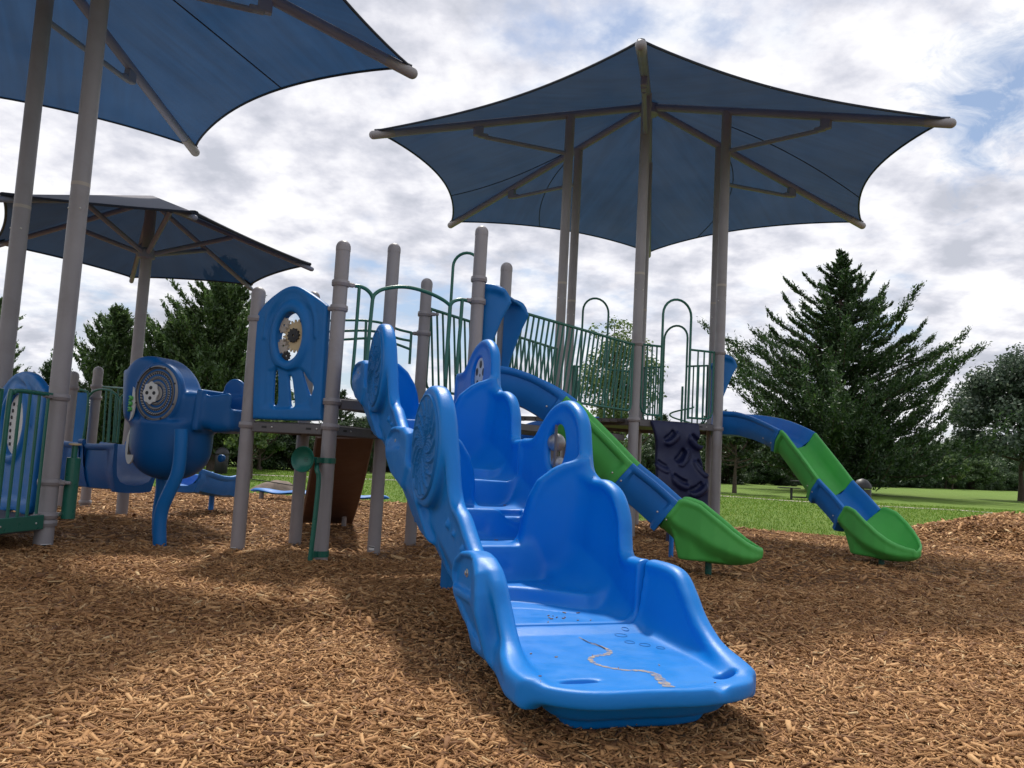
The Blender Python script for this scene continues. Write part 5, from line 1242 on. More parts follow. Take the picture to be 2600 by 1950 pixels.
# ridged round plate
def disc_relief(pl, c, rx, rz, off, prof, name, mat, parent, NA=120, NR=44):
    vs = []; fs = []
    for i in range(NR + 1):
        for j in range(NA):
            a = 2 * PI * j / NA; r_ = i / NR; vs.append(pl.w(c[0] + math.cos(a) * rx * r_, c[1] + math.sin(a) * rz * r_, off + (prof(r_, a) if i < NR else -.02)))
    for i in range(NR):
        for j in range(NA): fs.append((i * NA + j, (i + 1) * NA + j, (i + 1) * NA + (j + 1) % NA, i * NA + (j + 1) % NA))
    b = MB(); b.add(vs, fs); return b.build(name, mat, parent, angle=0)
def plate_mat():
    m, t, out = new_mat('ridged_plate'); tcn = t.n('ShaderNodeTexCoord'); sp = t.n('ShaderNodeSeparateXYZ'); t.link(tcn.outputs['UV'], sp.inputs[0])
    # u = angle/2pi, v = radius
    tw = t.math('SINE', t.math('ADD', t.math('MULTIPLY', sp.outputs[0], 2 * PI * 44), t.math('MULTIPLY', sp.outputs[1], 26)))
    ringsel = t.ramp(sp.outputs[1], [(0, 0), (.30, 0), (.31, 1), (.47, 1), (.48, 0), (.56, 0), (.57, 1), (.74, 1), (.75, 0)], 'CONSTANT')
    tw = t.ramp(t.math('ADD', t.math('MULTIPLY', tw, .5), .5), [(.35, 0), (.6, 1)])
    dark = t.math('MULTIPLY', ringsel, tw)
    rings = t.ramp(sp.outputs[1], [(0, 1), (.26, 0), (.31, 1), (.47, .0), (.50, .55), (.56, 0), (.575, 1), (.745, 0), (.77, .55), (.79, .2), (.88, .6), (.90, .12), (.93, .75), (1, .7)], 'CONSTANT')
    v = t.math('SUBTRACT', rings, t.math('MULTIPLY', dark, .9), True)
    c = t.mix(v, (.018, .018, .020), (.34, .33, .32)); b = t.n('ShaderNodeBsdfPrincipled'); t.link(c, b.inputs[0]); b.inputs['Roughness'].default_value = .5; t.link(b.outputs[0], out.inputs[0]); return m
M_plate = plate_mat()
def polar_uv(o, NA, NR):
    uv = o.data.uv_layers.new(name='UVMap'); k = 0; arr = np.zeros((len(o.data.loops), 2), np.float32)
    for i in range(NR):
        for j in range(NA):
            for (a, r_) in ((j, i), (j, i + 1), (j + 1, i + 1), (j + 1, i)): arr[k] = (a / NA, r_ / NR); k += 1
    uv.data.foreach_set('uv', arr.ravel())
sg = -1 if (plP.w(0, 1, .1) - EYE).length > (plP.w(0, 1, -.1) - EYE).length else 1
pd = disc_relief(plP, pc_, prx * .98, prz * .98, .275, lambda r_, a: .012 * math.cos(r_ * 34) * (r_ > .28) + (.012 if r_ > .93 else 0), 'ridged_plate', M_plate, pb); polar_uv(pd, 120, 44)
# white wheel in the middle
vs = []; n_ = 48
wcx = plPo.px(*l2(372, 468)); b = MB(); rr0 = prx * .34; vs = []
for s_ in (0, 1):
    for k in range(n_):
        a = 2 * PI * k / n_; r_ = rr0 * (1 + .07 * math.cos(8 * a)); vs.append(plP.w(wcx[0] + math.cos(a) * r_, wcx[1] + math.sin(a) * r_ * 1.25, .288 + .014 * s_))
b.add(vs, [tuple(range(n_)), tuple(reversed(range(n_, 2 * n_)))] + [(k, (k + 1) % n_, n_ + (k + 1) % n_, n_ + k) for k in range(n_)]); hw_ = b.build('hand_wheel', M_white, pd)
for k in range(4):
    a = PI / 2 * k; b = MB(); c_ = (wcx[0] + math.cos(a) * rr0 * .48, wcx[1] + math.sin(a) * rr0 * .6); b.lathe(plP.w(*c_, .3025), plP.n.to_3d(), [(0, rr0 * .22), (.001, rr0 * .22)], 14); b.build('spoke_gap', M_black, hw_)
for k in range(8):
    a = 2 * PI * (k + .5) / 8; b = MB(); b.bolt(plP.w(pc_[0] + math.cos(a) * prx * .92, pc_[1] + math.sin(a) * prz * .92, .292), plP.n.to_3d(), .011); b.build('bolt', M_black, pd)
# oval side plates on the left-facing end
ue = plP.px(*l2(196, 547))[0]; zc_ = plP.px(*l2(218, 547))[1]; dl = -plP.d.to_3d()
def side_plate(px, py, rz, ry, o, name, mat, parent):
    vs = []; fs = []; n_ = 30; dirn = (dl * .5 + plP.n.to_3d() * .86 * sgP).normalized(); tang = Vector((dirn.y, -dirn.x, 0)); pq = Plane((-4.75, 8.98), (-2.72, 8.42), o); c = pq.w(*pq.px(*l2(px, py)), 0)
    for s_ in (0, 1): vs += [c + tang * (math.cos(2 * PI * k / n_) * ry) + Vector((0, 0, math.sin(2 * PI * k / n_) * rz)) + dirn * (.014 * s_) for k in range(n_)]
    b = MB(); b.add(vs, [tuple(reversed(range(n_))), tuple(range(n_, 2 * n_))] + [(k, (k + 1) % n_, n_ + (k + 1) % n_, n_ + k) for k in range(n_)]); return b.build(name, mat, parent), c, tang, dirn
sp_, c_, tg_, dn_ = side_plate(222, 547, .185, .12, .215, 'oval_plate', M_white, pb)
b = MB(); rr5 = random.Random(3)
pts = [c_ + dn_ * .02 + tg_ * (.055 * math.cos(k * 1.3)) + Vector((0, 0, -.09 + .012 * k)) for k in range(15)]; b.tube(smooth_pts(pts, 4), .016, 8); b.build('green_maze', M_slgreen, sp_)
sp2, c2, tg2, dn2 = side_plate(218, 868, .19, .13, .17, 'striped_plate', M_white, pb)
for k in (-1, 0, 1):
    b = MB(); b.tube([c2 + dn2 * .014 + tg2 * (.035 * k) + Vector((0, 0, -.09)), c2 + dn2 * .014 + tg2 * (.03 * k) + Vector((0, 0, .13))], .008, 6); b.build('black_stripe', M_black, sp2)
# legs
plPl = Plane((-4.75, 8.98), (-2.72, 8.42), .36); plPm = Plane((-4.75, 8.98), (-2.72, 8.42), -.28)
def lp(x, y, o): return (plPl.w(*plPl.px(*l2(x, y)), 0) if o > 0 else plPm.w(*plPm.px(*l2(x, y)), 0))
b = MB(); b.tube(smooth_pts([lp(592, 740, .16), lp(590, 850, .18), lp(578, 1000, .20), lp(555, 1100, .22), lp(500, 1220, .22), lp(452, 1330, .2), lp(432, 1440, .2), lp(430, 1560, .2), lp(432, 1680, .2)], 6), .068, 16, sy=.75); b.build('curved_leg', M_blue2, pod)
b = MB(); b.tube(smooth_pts([lp(440, 1060, -.25), lp(442, 1180, -.28), lp(425, 1300, -.3), lp(415, 1400, -.3), lp(415, 1600, -.3)], 6), .06, 12, sy=.75); b.build('curved_leg', M_blue2, pod)

# low trough running off to the left
t0, t1 = aty(*l3(650, 700), 10.6), aty(*l3(1120, 720), 9.9)
tr_ = thing('crawl_trough', 'blue half-round trough between the short posts and the crawl pod', 'crawl tube', (*(((t0 + t1) / 2)[:2]), 0))
plT = Plane(t0, t1); N = 16; us = [plT.L * i / N for i in range(N + 1)]; sl_t = (t1.z - t0.z) / plT.L
zt0 = plT.px(*l3(700, 705))[1]; P = [Vector(plT.w(u, 0)[:2]) for u in us]
fl = [zt0 - .50 - .02 * math.sin(PI * u / plT.L) for u in us]
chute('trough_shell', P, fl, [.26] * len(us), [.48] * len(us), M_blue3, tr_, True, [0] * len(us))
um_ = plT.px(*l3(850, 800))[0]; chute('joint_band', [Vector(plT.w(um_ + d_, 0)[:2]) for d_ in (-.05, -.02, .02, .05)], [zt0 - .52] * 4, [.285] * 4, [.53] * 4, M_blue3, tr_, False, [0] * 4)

# small far slide under the pod
fs0, fs1 = aty(*l2(600, 1130), 11.6), aty(*l2(935, 1180), 12.7)
fsl = thing('toddler_slide', 'short blue slide end sticking out behind the crawl pod', 'slide', (fs1.x, fs1.y, 0)); plS = Plane(fs0, fs1); N = 12
us = [plS.L * i / N for i in range(N + 1)]; zl = np.interp([u / plS.L for u in us], [0, .35, .7, 1], [plS.px(*l2(610, 1165))[1], plS.px(*l2(700, 1215))[1] + .04, plS.px(*l2(850, 1240))[1] + .05, plS.px(*l2(935, 1232))[1] + .06])
chute('chute', [Vector(plS.w(u, 0)[:2]) for u in us], list(zl), [.24] * len(us), list(np.interp(us, [0, plS.L * .5, plS.L], [.24, .22, .26])), M_slblue, fsl, True)
fp_ = gnd(*l2(813, 1368)); b = MB(); b.tube([(fp_.x, fp_.y, -.2), (fp_.x, fp_.y, float(zl[-3]))], .04, 12); b.build('foot_post', M_slblue, fsl)

# blue panel with an oval plate, behind the green rail at the left edge
P1 = HEXA[0]; P2v = HEXA[1]; P0 = HEXA[5]
plQ = Plane(P2v, P1); lp_ = thing('plate_panel', 'blue moulded panel with a white oval plate, cut by the left edge of the frame', 'activity panel', (*((P1 + P2v) / 2), 0))
ol = plQ.pts([l3(*q) for q in [(-10, 350), (50, 270), (110, 200), (175, 150), (240, 138), (300, 163), (345, 215), (385, 275), (400, 320), (370, 620), (320, 960), (262, 1285), (120, 1262), (-60, 1245), (-60, 700)]])
wq = plQ.px(*l3(140, 565)); wqx = plQ.px(*l3(228, 565)); wqz = plQ.px(*l3(140, 320))
qb = moulded_panel(plQ, ol, wq, wqx[0] - wq[0], wqz[1] - wq[1], [], 'panel_body', lp_, M_blue2, vox=.010)
rxq, rzq = wqx[0] - wq[0], wqz[1] - wq[1]; n_ = 36
b = MB(); vs = []
for s_ in (-.02, .0): vs += [plQ.w(wq[0] + math.cos(2 * PI * k / n_) * (rxq + .012), wq[1] + math.sin(2 * PI * k / n_) * (rzq + .012), s_) for k in range(n_)]
b.add(vs, [tuple(range(n_)), tuple(reversed(range(n_, 2 * n_)))] + [(k, (k + 1) % n_, n_ + (k + 1) % n_, n_ + k) for k in range(n_)]); qp = b.build('oval_plate', M_white, lp_)
sgq = 1 if (plQ.w(0, 1, .1) - EYE).length < (plQ.w(0, 1, -.1) - EYE).length else -1
oo = .004 if sgq > 0 else -.024
for k in range(7):
    for sx in (-.62, .62):
        zz2 = wq[1] + rzq * (-.66 + .22 * k); xx = wq[0] + rxq * sx * (1 - .35 * abs(-.66 + .22 * k)); b = MB(); b.lathe(plQ.w(xx, zz2, oo - .003), plQ.n.to_3d(), [(0, .019), (.006, .019)], 12); b.build('finger_hole', M_black, qp)
for k in (-1, 0, 1):
    b = MB(); b.tube([plQ.w(wq[0] + .022 * k + .01, wq[1] - rzq * .15, oo), plQ.w(wq[0] + .022 * k + .01, wq[1] + rzq * .62, oo)], .005, 6); b.build('black_string', M_black, qp)
b = MB(); b.tube([plQ.w(wq[0] - .03, wq[1] + rzq * .6, oo), plQ.w(wq[0] + .05, wq[1] + rzq * .6, oo)], .007, 6); b.build('black_bar', M_black, qp)

# green rail from the front post towards the camera
plR = Plane(P0, P1); rl = thing('ramp_rail', 'low green barred rail at the left frame edge, clamped to the thick grey shade post', 'railing', (*((P0 + P1) / 2), 0))
zt1 = plR.px(*l3(380, 325))[1]; zb1 = plR.px(*l3(250, 1320))[1]; Lr = plR.L; e_ = Lr - .10
tubes('top_rail', [[plR.w(e_ + .03, zt1), plR.w(e_ - .38, zt1 + .005), plR.w(e_ - .46, zt1 - .02), plR.w(e_ - .50, zt1 - .10), plR.w(e_ - .50, zb1)]], .021, M_green, rl, 5)
tubes('top_rail', [[plR.w(.1, zt1), plR.w(e_ - .60, zt1), plR.w(e_ - .62, zb1)]], .021, M_green, rl, 0)
for k in range(9):
    u = e_ - .03 - .115 * k
    if abs(u - (e_ - .5)) > .05: b = MB(); b.tube([plR.w(u, zb1), plR.w(u, zt1)], .0145, 8); b.build('bar', M_green, rl)
rot = Matrix(((plR.d.x, -plR.d.y, 0), (plR.d.y, plR.d.x, 0), (0, 0, 1))); b = MB(); m_ = plR.w(Lr / 2, zb1 - .045); nq = plR.n.to_3d() * (1 if (plR.w(0, 1, .1) - EYE).length < (plR.w(0, 1, -.1) - EYE).length else -1); b.rbox(m_ + nq * .05, (Lr - .2, .03, .13), rot, .005); kp = b.build('kick_plate', M_green, rl)
for u in (Lr - .2, Lr - .62):
    b = MB(); nn_ = plR.n.to_3d() * (1 if (plR.w(0, 1, .1) - EYE).length < (plR.w(0, 1, -.1) - EYE).length else -1); b.bolt(plR.w(u, zb1 - .05) + nn_ * .066, nn_, .011); b.build('bolt', M_bolt, kp)
deck('low_deck', 'low grey ramp deck behind the green rail, cut by the left frame edge', HEXA, zb1 - .02)
shp = bpy.data.objects['shade_canopy.001']
for k, (py, zz) in enumerate(((1009, 0), (1224, 0), (1308, 0), (1327, 0))):
    ppost = [c for c in shp.children if c.name.startswith('post')][0]
    collar(P1, toz(P1.x, P1.y, py), .084, ppost, (P0 - P1) if k in (0, 2) else (Vector((1, .1)) if k == 1 else None))
for hx, pyl in ((1, (873, 1066)),):
    ppost = [c for c in bpy.data.objects['shade_canopy'].children if c.name.startswith('post')][hx]
    for py in pyl: collar(HEX[hx], toz(HEX[hx].x, HEX[hx].y, py), .076, ppost, None)
ppost = [c for c in bpy.data.objects['shade_canopy'].children if c.name.startswith('post')][2]
for py in (896, 1089): collar(HEX[2], toz(HEX[2].x, HEX[2].y, py), .076, ppost, None)
def wrap_label(xy, rad, z, ang, parent, hh=.034):
    for nm, m_, dz0, dz1, aa, rr in (('label', M_sticker, -hh, hh, .55, .0018), ('stripe', M_black, hh * .35, hh * .8, .53, .003)):
        b = MB(); vs = []; fs = []
        for k in range(9):
            a = ang - aa + 2 * aa * k / 8
            for zz in (z + dz0, z + dz1): vs.append(Vector((xy[0] + math.cos(a) * (rad + rr), xy[1] + math.sin(a) * (rad + rr), zz)))
        for k in range(8): fs.append((2 * k, 2 * k + 2, 2 * k + 3, 2 * k + 1))
        b.add(vs, fs); parent = b.build(nm, m_, parent)
pp1 = [c for c in shp.children if c.name.startswith('post')][0]
wrap_label(P1, .084, toz(P1.x, P1.y, 1388), math.atan2(-P1.y, -P1.x) + .35, pp1)

# upright pump beside the front post
pyq = P1.y + .12; pt2, pb2 = aty(*l3(600, 835), pyq), aty(*l3(548, 1330), pyq); px_ = (pt2.x + pb2.x) / 2
pm = thing('play_pump', 'dark green upright play pump with a flat tan knob, beside the thick grey post', 'pump', (px_, pyq, 0))
b = MB(); b.lathe((px_, pyq, pb2.z), (0, 0, 1), [(0, .04), (.001, .062), (pt2.z - pb2.z - .003, .062), (pt2.z - pb2.z, .055)], 24); b.build('cylinder', M_green, pm)
kz = aty(*l3(618, 738), pyq).z; b = MB(); b.tube([(px_, pyq, pt2.z - .02), (px_, pyq, kz)], .026, 14); b.build('plunger', M_green, pm)
b = MB(); b.lathe((px_, pyq, kz), (0, 0, 1), [(0, .04), (.004, .056), (.016, .056), (.02, .05)], 24); b.build('knob', M_tan, pm)
for py in (1224, 1306):
    zc3 = toz(P1.x, P1.y, py); b = MB(); b.tube([(P1.x + .09, P1.y + .02, zc3), (px_ - .05, pyq, zc3)], .02, 10); b.build('clamp', M_bolt, pm)

# green low arch and bars between the short posts and the umbrella post
UU = Vector((UP.x, UP.y)); plL = Plane(Q2_, UU)
la = thing('low_arch_rail', 'green low arched rail between a short domed post and the umbrella post', 'railing', (*((Q2_ + UU) / 2), 0)); Wl = lambda pts: [plL.w(*plL.px(*l3(*q))) for q in pts]
tubes('arch', [Wl([(650, 285), (690, 295), (715, 330), (700, 520), (672, 700)]), Wl([(718, 340), (760, 300), (820, 283), (890, 292), (945, 330), (975, 372)]), Wl([(978, 400), (985, 345), (1020, 322)]), Wl([(976, 372), (965, 540), (950, 715)])], .017, M_green, la)
for (a, e) in (((862, 290), (835, 710)), ((905, 300), (880, 712)), ((940, 325), (917, 714))): tubes('bar', [Wl([a, e])], .0125, M_green, la, 0)
plL2 = Plane(Q1_, UU); lb = thing('side_rail', 'thin green rail from the right short domed post to the umbrella post', 'railing', (*((Q1_ + UU) / 2), 0)); W2 = lambda pts: [plL2.w(*plL2.px(*l3(*q))) for q in pts]
tubes('top_rail', [W2([(835, 262), (1012, 276)])], .016, M_green, lb, 0)
for x in (900, 960): tubes('bar', [W2([(x, 268), (x - 32, 715)])], .012, M_green, lb, 0)
bs = thing('blue_board', 'narrow upright blue board behind the nearer short domed post', 'panel', (Q2_.x + .25, Q2_.y + .25, 0))
b = MB(); q0 = aty(*l3(665, 310), 11.8); q1_ = aty(*l3(600, 725), 11.8); b.add([Vector((q0.x - .10, 11.8, q1_.z - .1)), Vector((q0.x + .10, 11.75, q1_.z - .1)), Vector((q0.x + .13, 11.75, q0.z)), Vector((q0.x - .10, 11.8, q0.z)), Vector((q0.x - .10, 11.84, q1_.z - .1)), Vector((q0.x + .10, 11.79, q1_.z - .1)), Vector((q0.x + .13, 11.79, q0.z)), Vector((q0.x - .10, 11.84, q0.z))], [(0, 1, 2, 3), (7, 6, 5, 4), (0, 4, 5, 1), (1, 5, 6, 2), (2, 6, 7, 3), (3, 7, 4, 0)]); b.build('board', M_blue2, bs)

# wavy balance platform beyond the decks
bb0, bb1 = aty(637, 1246, 15.6), aty(990, 1247, 15.4)
bm_ = thing('balance_platform', 'low wavy sky-blue balance platform on short feet, beyond the grey deck posts', 'balance beam', (*(((bb0 + bb1) / 2)[:2]), 0)); plB = Plane(bb0, bb1); N = 36; vs = []; fs = []
for i in range(N + 1):
    f = i / N; u = plB.L * f; hw = .20 * (1 - (2 * f - 1) ** 6) + .02; zc5 = .19 + .018 * math.sin(f * 22); 
    for (o, dz) in ((-1, 0), (-.8, .03), (0, .036), (.8, .03), (1, 0), (.8, -.03), (0, -.036), (-.8, -.03)): vs.append(plB.w(u, zc5 + dz * (1 if 0 < i < N else .2), o * hw))
    if i: fs += [((i - 1) * 8 + k, (i - 1) * 8 + (k + 1) % 8, i * 8 + (k + 1) % 8, i * 8 + k) for k in range(8)]
fs += [tuple(range(8)), tuple(N * 8 + k for k in reversed(range(8)))]
b = MB(); b.add(vs, fs); b.build('wavy_top', M_slblue, bm_, angle=60)
for f in (.08, .5, .90): p = plB.w(plB.L * f, 0); b = MB(); b.tube([(p.x, p.y, -.2), (p.x, p.y, .17)], .045, 12); b.build('foot', M_post, bm_)

# heaps
def heap(name, label, cat, cx, cy, rx, ry, hh, mat, seed, splinters=0):
    root = thing(name, label, cat, (cx, cy, 0)); n1, n2 = 40, 72; vs = []; fs = []; X = []; 
    def hz(x, y):
        r_ = np.sqrt(((x - cx) / rx) ** 2 + ((y - cy) / ry) ** 2); e = np.clip(1 - r_, 0, 1)
        return hh * (1 - (1 - e) ** 1.7) * (.8 + .4 * vnoise(x * 1.3 + 30, y * 1.3 + 30, seed)) + .07 * (vnoise(x * 5 + 30, y * 5 + 30, seed + 1) - .5) * np.clip(e * 5, 0, 1) - .03
    for i in range(n1 + 1):
        r_ = i / n1
        for j in range(n2):
            a = 2 * PI * j / n2; k = 1 + .12 * math.sin(3 * a + seed) + .06 * math.sin(7 * a); x, y = cx + math.cos(a) * rx * r_ * k, cy + math.sin(a) * ry * r_ * k; X.append((x, y))
    X = np.array(X); Zs = hz(X[:, 0], X[:, 1]); V = np.column_stack([X, Zs])
    for i in range(n1):
        for j in range(n2): fs.append((i * n2 + j, (i + 1) * n2 + j, (i + 1) * n2 + (j + 1) % n2, i * n2 + (j + 1) % n2))
    o = link_mesh('heap', V, np.array(fs), mat, root, True, 0)
    if splinters:
        global mulch_h
        keep = mulch_h; r2_ = np.random.default_rng(seed); nn = splinters
        a = r2_.random(nn) * 2 * np.pi; q = np.sqrt(r2_.random(nn)); x = cx + np.cos(a) * rx * q; y = cy + np.sin(a) * ry * q; L = .06 * (.5 + r2_.gamma(2.2, .34, nn)); L = np.clip(L, .02, .16); W_ = L * .25; T = W_ * .4
        z = hz(x, y) + r2_.random(nn) * .02 + .005; az = r2_.random(nn) * 2 * np.pi; tl_ = r2_.normal(0, .4, nn)
        e1 = np.stack([np.cos(az) * np.cos(tl_), np.sin(az) * np.cos(tl_), np.sin(tl_)], 1); e2 = np.stack([-np.sin(az), np.cos(az), 0 * az], 1); e3 = np.cross(e1, e2); c = np.stack([x, y, z], 1)
        Vc = np.stack([c + e1 * (L / 2 * i)[:, None] + e2 * (W_ / 2 * j)[:, None] + e3 * (T / 2 * l_)[:, None] for (i, j, l_) in ((-1, -1, -1), (-1, 1, -1), (1, 1, -1), (1, -1, -1), (-1, -1, 1), (-1, 1, 1), (1, 1, 1), (1, -1, 1))], 1).reshape(-1, 3)
        q = np.array([[4, 7, 6, 5], [0, 4, 5, 1], [1, 5, 6, 2], [2, 6, 7, 3], [3, 7, 4, 0]]); Fc = (np.arange(nn)[:, None, None] * 8 + q[None]).reshape(-1, 4)
        tag(link_mesh('splinters', Vc, Fc, M_chip, root, False, 0), kind='stuff')
    return root
heap('mulch_heap', 'reddish heap of wood mulch at the right edge of the playground', 'mulch heap', 9.9, 14.7, 3.0, 2.2, .56, M_mulch, 8, 20000)
M_dirt = surf('grey_dirt', (0.17, 0.13, 0.105), 0.95, 0.35, 5, 1.0, 20, dirt=(0.09, 0.07, 0.06), dscale=4)
dp = gnd(690, 1247); heap('dirt_heap', 'small grey-brown dirt heap on the lawn behind the balance platform', 'dirt heap', dp.x, dp.y + .4, .66, .5, .25, M_dirt, 5)
sk = thing('fallen_pole', 'thin dark pole lying across the grey dirt heap', 'pole', (dp.x, dp.y, 0)); b = MB(); b.tube([aty(637, 1216, dp.y + .1), aty(690, 1224, dp.y + .0), aty(745, 1233, dp.y - .1)], .012, 6); b.build('rod', M_black, sk)

# picnic table, litter bins, grill beyond
pt0 = gnd(2009, 1268)
tb = thing('picnic_table', 'black metal picnic table on the lawn behind the right slide', 'table', (pt0.x, pt0.y, 0))
zt3 = .74; b = MB(); b.rbox((pt0.x - .1, pt0.y, zt3 * .62), (.85, .30, .04)); b.build('seat', M_black, tb); b = MB(); b.rbox((pt0.x + 1.05, pt0.y + .35, .74), (1.7, .75, .045)); b.build('tabletop', M_black, tb)
b = MB(); b.tube([(pt0.x, pt0.y, -.1), (pt0.x, pt0.y, .46)], .05, 10); b.build('leg', M_black, tb); b = MB(); b.tube([(pt0.x + 1.05, pt0.y + .35, -.1), (pt0.x + 1.05, pt0.y + .35, .73)], .06, 10); b.build('leg', M_black, tb); b = MB(); b.tube([(pt0.x, pt0.y, .1), (pt0.x + 1.05, pt0.y + .35, .1)], .03, 8); b.build('foot_bar', M_black, tb)
def bin_(label, x, y, s_=1.0):
    root = thing('litter_bin', label, 'litter bin', (x, y, 0)); b = MB(); b.lathe((x, y, -.02), (0, 0, 1), [(0, .24 * s_), (.02, .26 * s_), (.78 * s_, .28 * s_), (.80 * s_, .27 * s_)], 24); b.build('barrel', M_black, root)
    b = MB(); b.lathe((x, y, .80 * s_), (0, 0, 1), [(0, .29 * s_), (.05 * s_, .30 * s_), (.16 * s_, .26 * s_), (.28 * s_, .16 * s_), (.33 * s_, .02)], 24); b.build('dome_lid', M_black, root)
t_ = aty(2190, 1206, 24.0); bin_('black dome-lidded litter bin peeking out behind the right slide', t_.x, 24.0, .9)
t_ = aty(561, 1190, 27.5); bin_('tiny distant dome-lidded litter bin in front of the left hedge', t_.x, 27.5, .8)

# curved blue slide beyond the bridge, only its rim showing
cs_ = [aty(1338, 1122, 12.6), aty(1348, 1092, 12.9), aty(1372, 1072, 13.2), aty(1420, 1060, 13.5), aty(1500, 1056, 13.8)]
csm = smooth_pts(cs_, 5); cst = thing('curved_slide', 'blue slide rim glimpsed beyond the bridge, under the long green rails', 'slide', (csm[8].x, csm[8].y, 0))
chute('chute', [Vector((p.x, p.y)) for p in csm], [p.z - .30 for p in csm], [.22] * len(csm), [.26] * len(csm), M_slblue, cst, True, [0] * len(csm))
b = MB(); b.tube([(csm[8].x, csm[8].y, -.2), (csm[8].x, csm[8].y, csm[8].z - .34)], .05, 12); b.build('foot_post', M_post, cst)

# ================================================================ trees
def leaf_mat(name, stops, trans=0.35):
    m, t, out = new_mat(name); g = t.n('ShaderNodeNewGeometry'); c = t.ramp(g.outputs['Random Per Island'], stops)
    d = t.n('ShaderNodeBsdfDiffuse'); t.link(c, d.inputs[0]); tr = t.n('ShaderNodeBsdfTranslucent'); t.link(c, tr.inputs[0]); gl = t.n('ShaderNodeBsdfGlossy'); gl.inputs['Roughness'].default_value = .45; gl.inputs[0].default_value = (.9, .95, .9, 1)
    mx = t.n('ShaderNodeMixShader'); mx.inputs[0].default_value = trans; t.link(d.outputs[0], mx.inputs[1]); t.link(tr.outputs[0], mx.inputs[2])
    m2 = t.n('ShaderNodeMixShader'); m2.inputs[0].default_value = .04; t.link(mx.outputs[0], m2.inputs[1]); t.link(gl.outputs[0], m2.inputs[2]); t.link(m2.outputs[0], out.inputs[0]); return m
L_dark = leaf_mat('cedar_leaf', [(0, (.016, .040, .013)), (.5, (.032, .072, .020)), (.9, (.060, .115, .030)), (1, (.095, .145, .045))], .32)
L_mid = leaf_mat('juniper_leaf', [(0, (.035, .070, .022)), (.5, (.070, .130, .036)), (.9, (.11, .18, .052)), (1, (.16, .22, .075))], .42)
L_broad = leaf_mat('broad_leaf', [(0, (.022, .042, .020)), (.5, (.045, .080, .030)), (.9, (.075, .12, .045)), (1, (.12, .16, .07))], .35)
L_light = leaf_mat('light_leaf', [(0, (.06, .11, .03)), (.5, (.11, .18, .045)), (.9, (.18, .25, .07)), (1, (.26, .30, .12))], .45)
L_grey = leaf_mat('grey_leaf', [(0, (.03, .055, .035)), (.5, (.060, .095, .058)), (.9, (.11, .15, .10)), (1, (.18, .21, .16))], .3)
def cards(c, n, up, w_, l_):
    """leaf quads (rhombs) at c, normal n, long axis up"""
    n = n / np.maximum(np.linalg.norm(n, axis=1, keepdims=True), 1e-6); up = up - n * (up * n).sum(1, keepdims=True); up = up / np.maximum(np.linalg.norm(up, axis=1, keepdims=True), 1e-6); s_ = np.cross(n, up)
    w_ = w_[:, None]; l_ = l_[:, None]
    V = np.stack([c - up * l_ * .5, c + s_ * w_ * .5 - up * l_ * .05, c + up * l_ * .5, c - s_ * w_ * .5 - up * l_ * .05], 1).reshape(-1, 3)
    return V, np.arange(len(V)).reshape(-1, 4)
def rdir(r_, n_): v = r_.normal(0, 1, (n_, 3)); return v / np.linalg.norm(v, axis=1, keepdims=True)
def broad_tree(name, label, x, y, h_, w_, mat, seed, n_clump=60, per=260, leaf=.16, trunk_h=.25, sparse=1.0, group=None, shape='round', cat='tree', z=0.0):
    r_ = np.random.default_rng(seed); root = thing(name, label, cat, (x, y, z), group)
    b = MB(); th = h_ * trunk_h; tr = .018 * h_ + .03; zt = th + (h_ - th) * .55
    lean = Vector((r_.normal(0, .02) * h_, r_.normal(0, .02) * h_, 0))
    b.tube(smooth_pts([Vector((x, y, z - .2)), Vector((x, y, z + th * .5)), Vector((x, y, z + th)) + lean * .4, Vector((x, y, z + zt)) + lean], 4), [tr * (1.25 - 1.0 * i / 12) for i in range(13)], 10)
    C_l = []; R_l = []
    cz = th + (h_ - th) * .5
    for i in range(n_clump):
        d = rdir(r_, 1)[0]; q = r_.random() ** .45
        rz_ = (h_ - th) * .5; rx = w_ * .5
        p = np.array([d[0] * rx, d[1] * rx, d[2] * rz_]) * q * (.72 + .3 * r_.random())
        if shape == 'cone': f = 1 - (p[2] + rz_) / (2 * rz_); p[0] *= .35 + .9 * f; p[1] *= .35 + .9 * f
        if shape == 'egg': f = np.clip((p[2] + rz_) / (2 * rz_), 0, 1); k = 1.12 - .55 * f ** 2; p[0] *= k; p[1] *= k
        C_l.append(np.array([x, y, z + cz]) + p); R_l.append((.16 + .12 * r_.random()) * min(w_, h_ - th) * .62)
    for i in range(0, n_clump, max(1, n_clump // 22)):
        c = C_l[i]; st = Vector((x, y, z)) + Vector((0, 0, th * (.8 + .5 * r_.random()) + (c[2] - z - th) * .25)) + lean * .5; en = Vector(c); m_ = st.lerp(en, .5) + Vector((0, 0, -.04 * h_))
        b.tube(smooth_pts([st, m_, en], 3), [tr * .42 * (1 - .8 * k / 6) for k in range(7)], 6)
    b.build('trunk', M_bark, root)
    cs, ns, us, ls = [], [], [], []
    for c, R_ in zip(C_l, R_l):
        m = int(per * (.6 + .8 * r_.random()) * sparse); d = rdir(r_, m); q = (.45 + .6 * r_.random(m)) * R_
        sc = np.array([1, 1, .72]); cs.append(c + d * q[:, None] * sc); nn = d + rdir(r_, m) * .9 + np.array([0, 0, .35]); ns.append(nn); us.append(rdir(r_, m) + np.array([0, 0, -.5])); ls.append(leaf * (.6 + .8 * r_.random(m)))
    cs, ns, us, ls = map(np.concatenate, (cs, ns, us, ls)); V, Q = cards(cs, ns, us, ls * .62, ls)
    link_mesh('crown', V, Q, mat, root, False, 0); return root
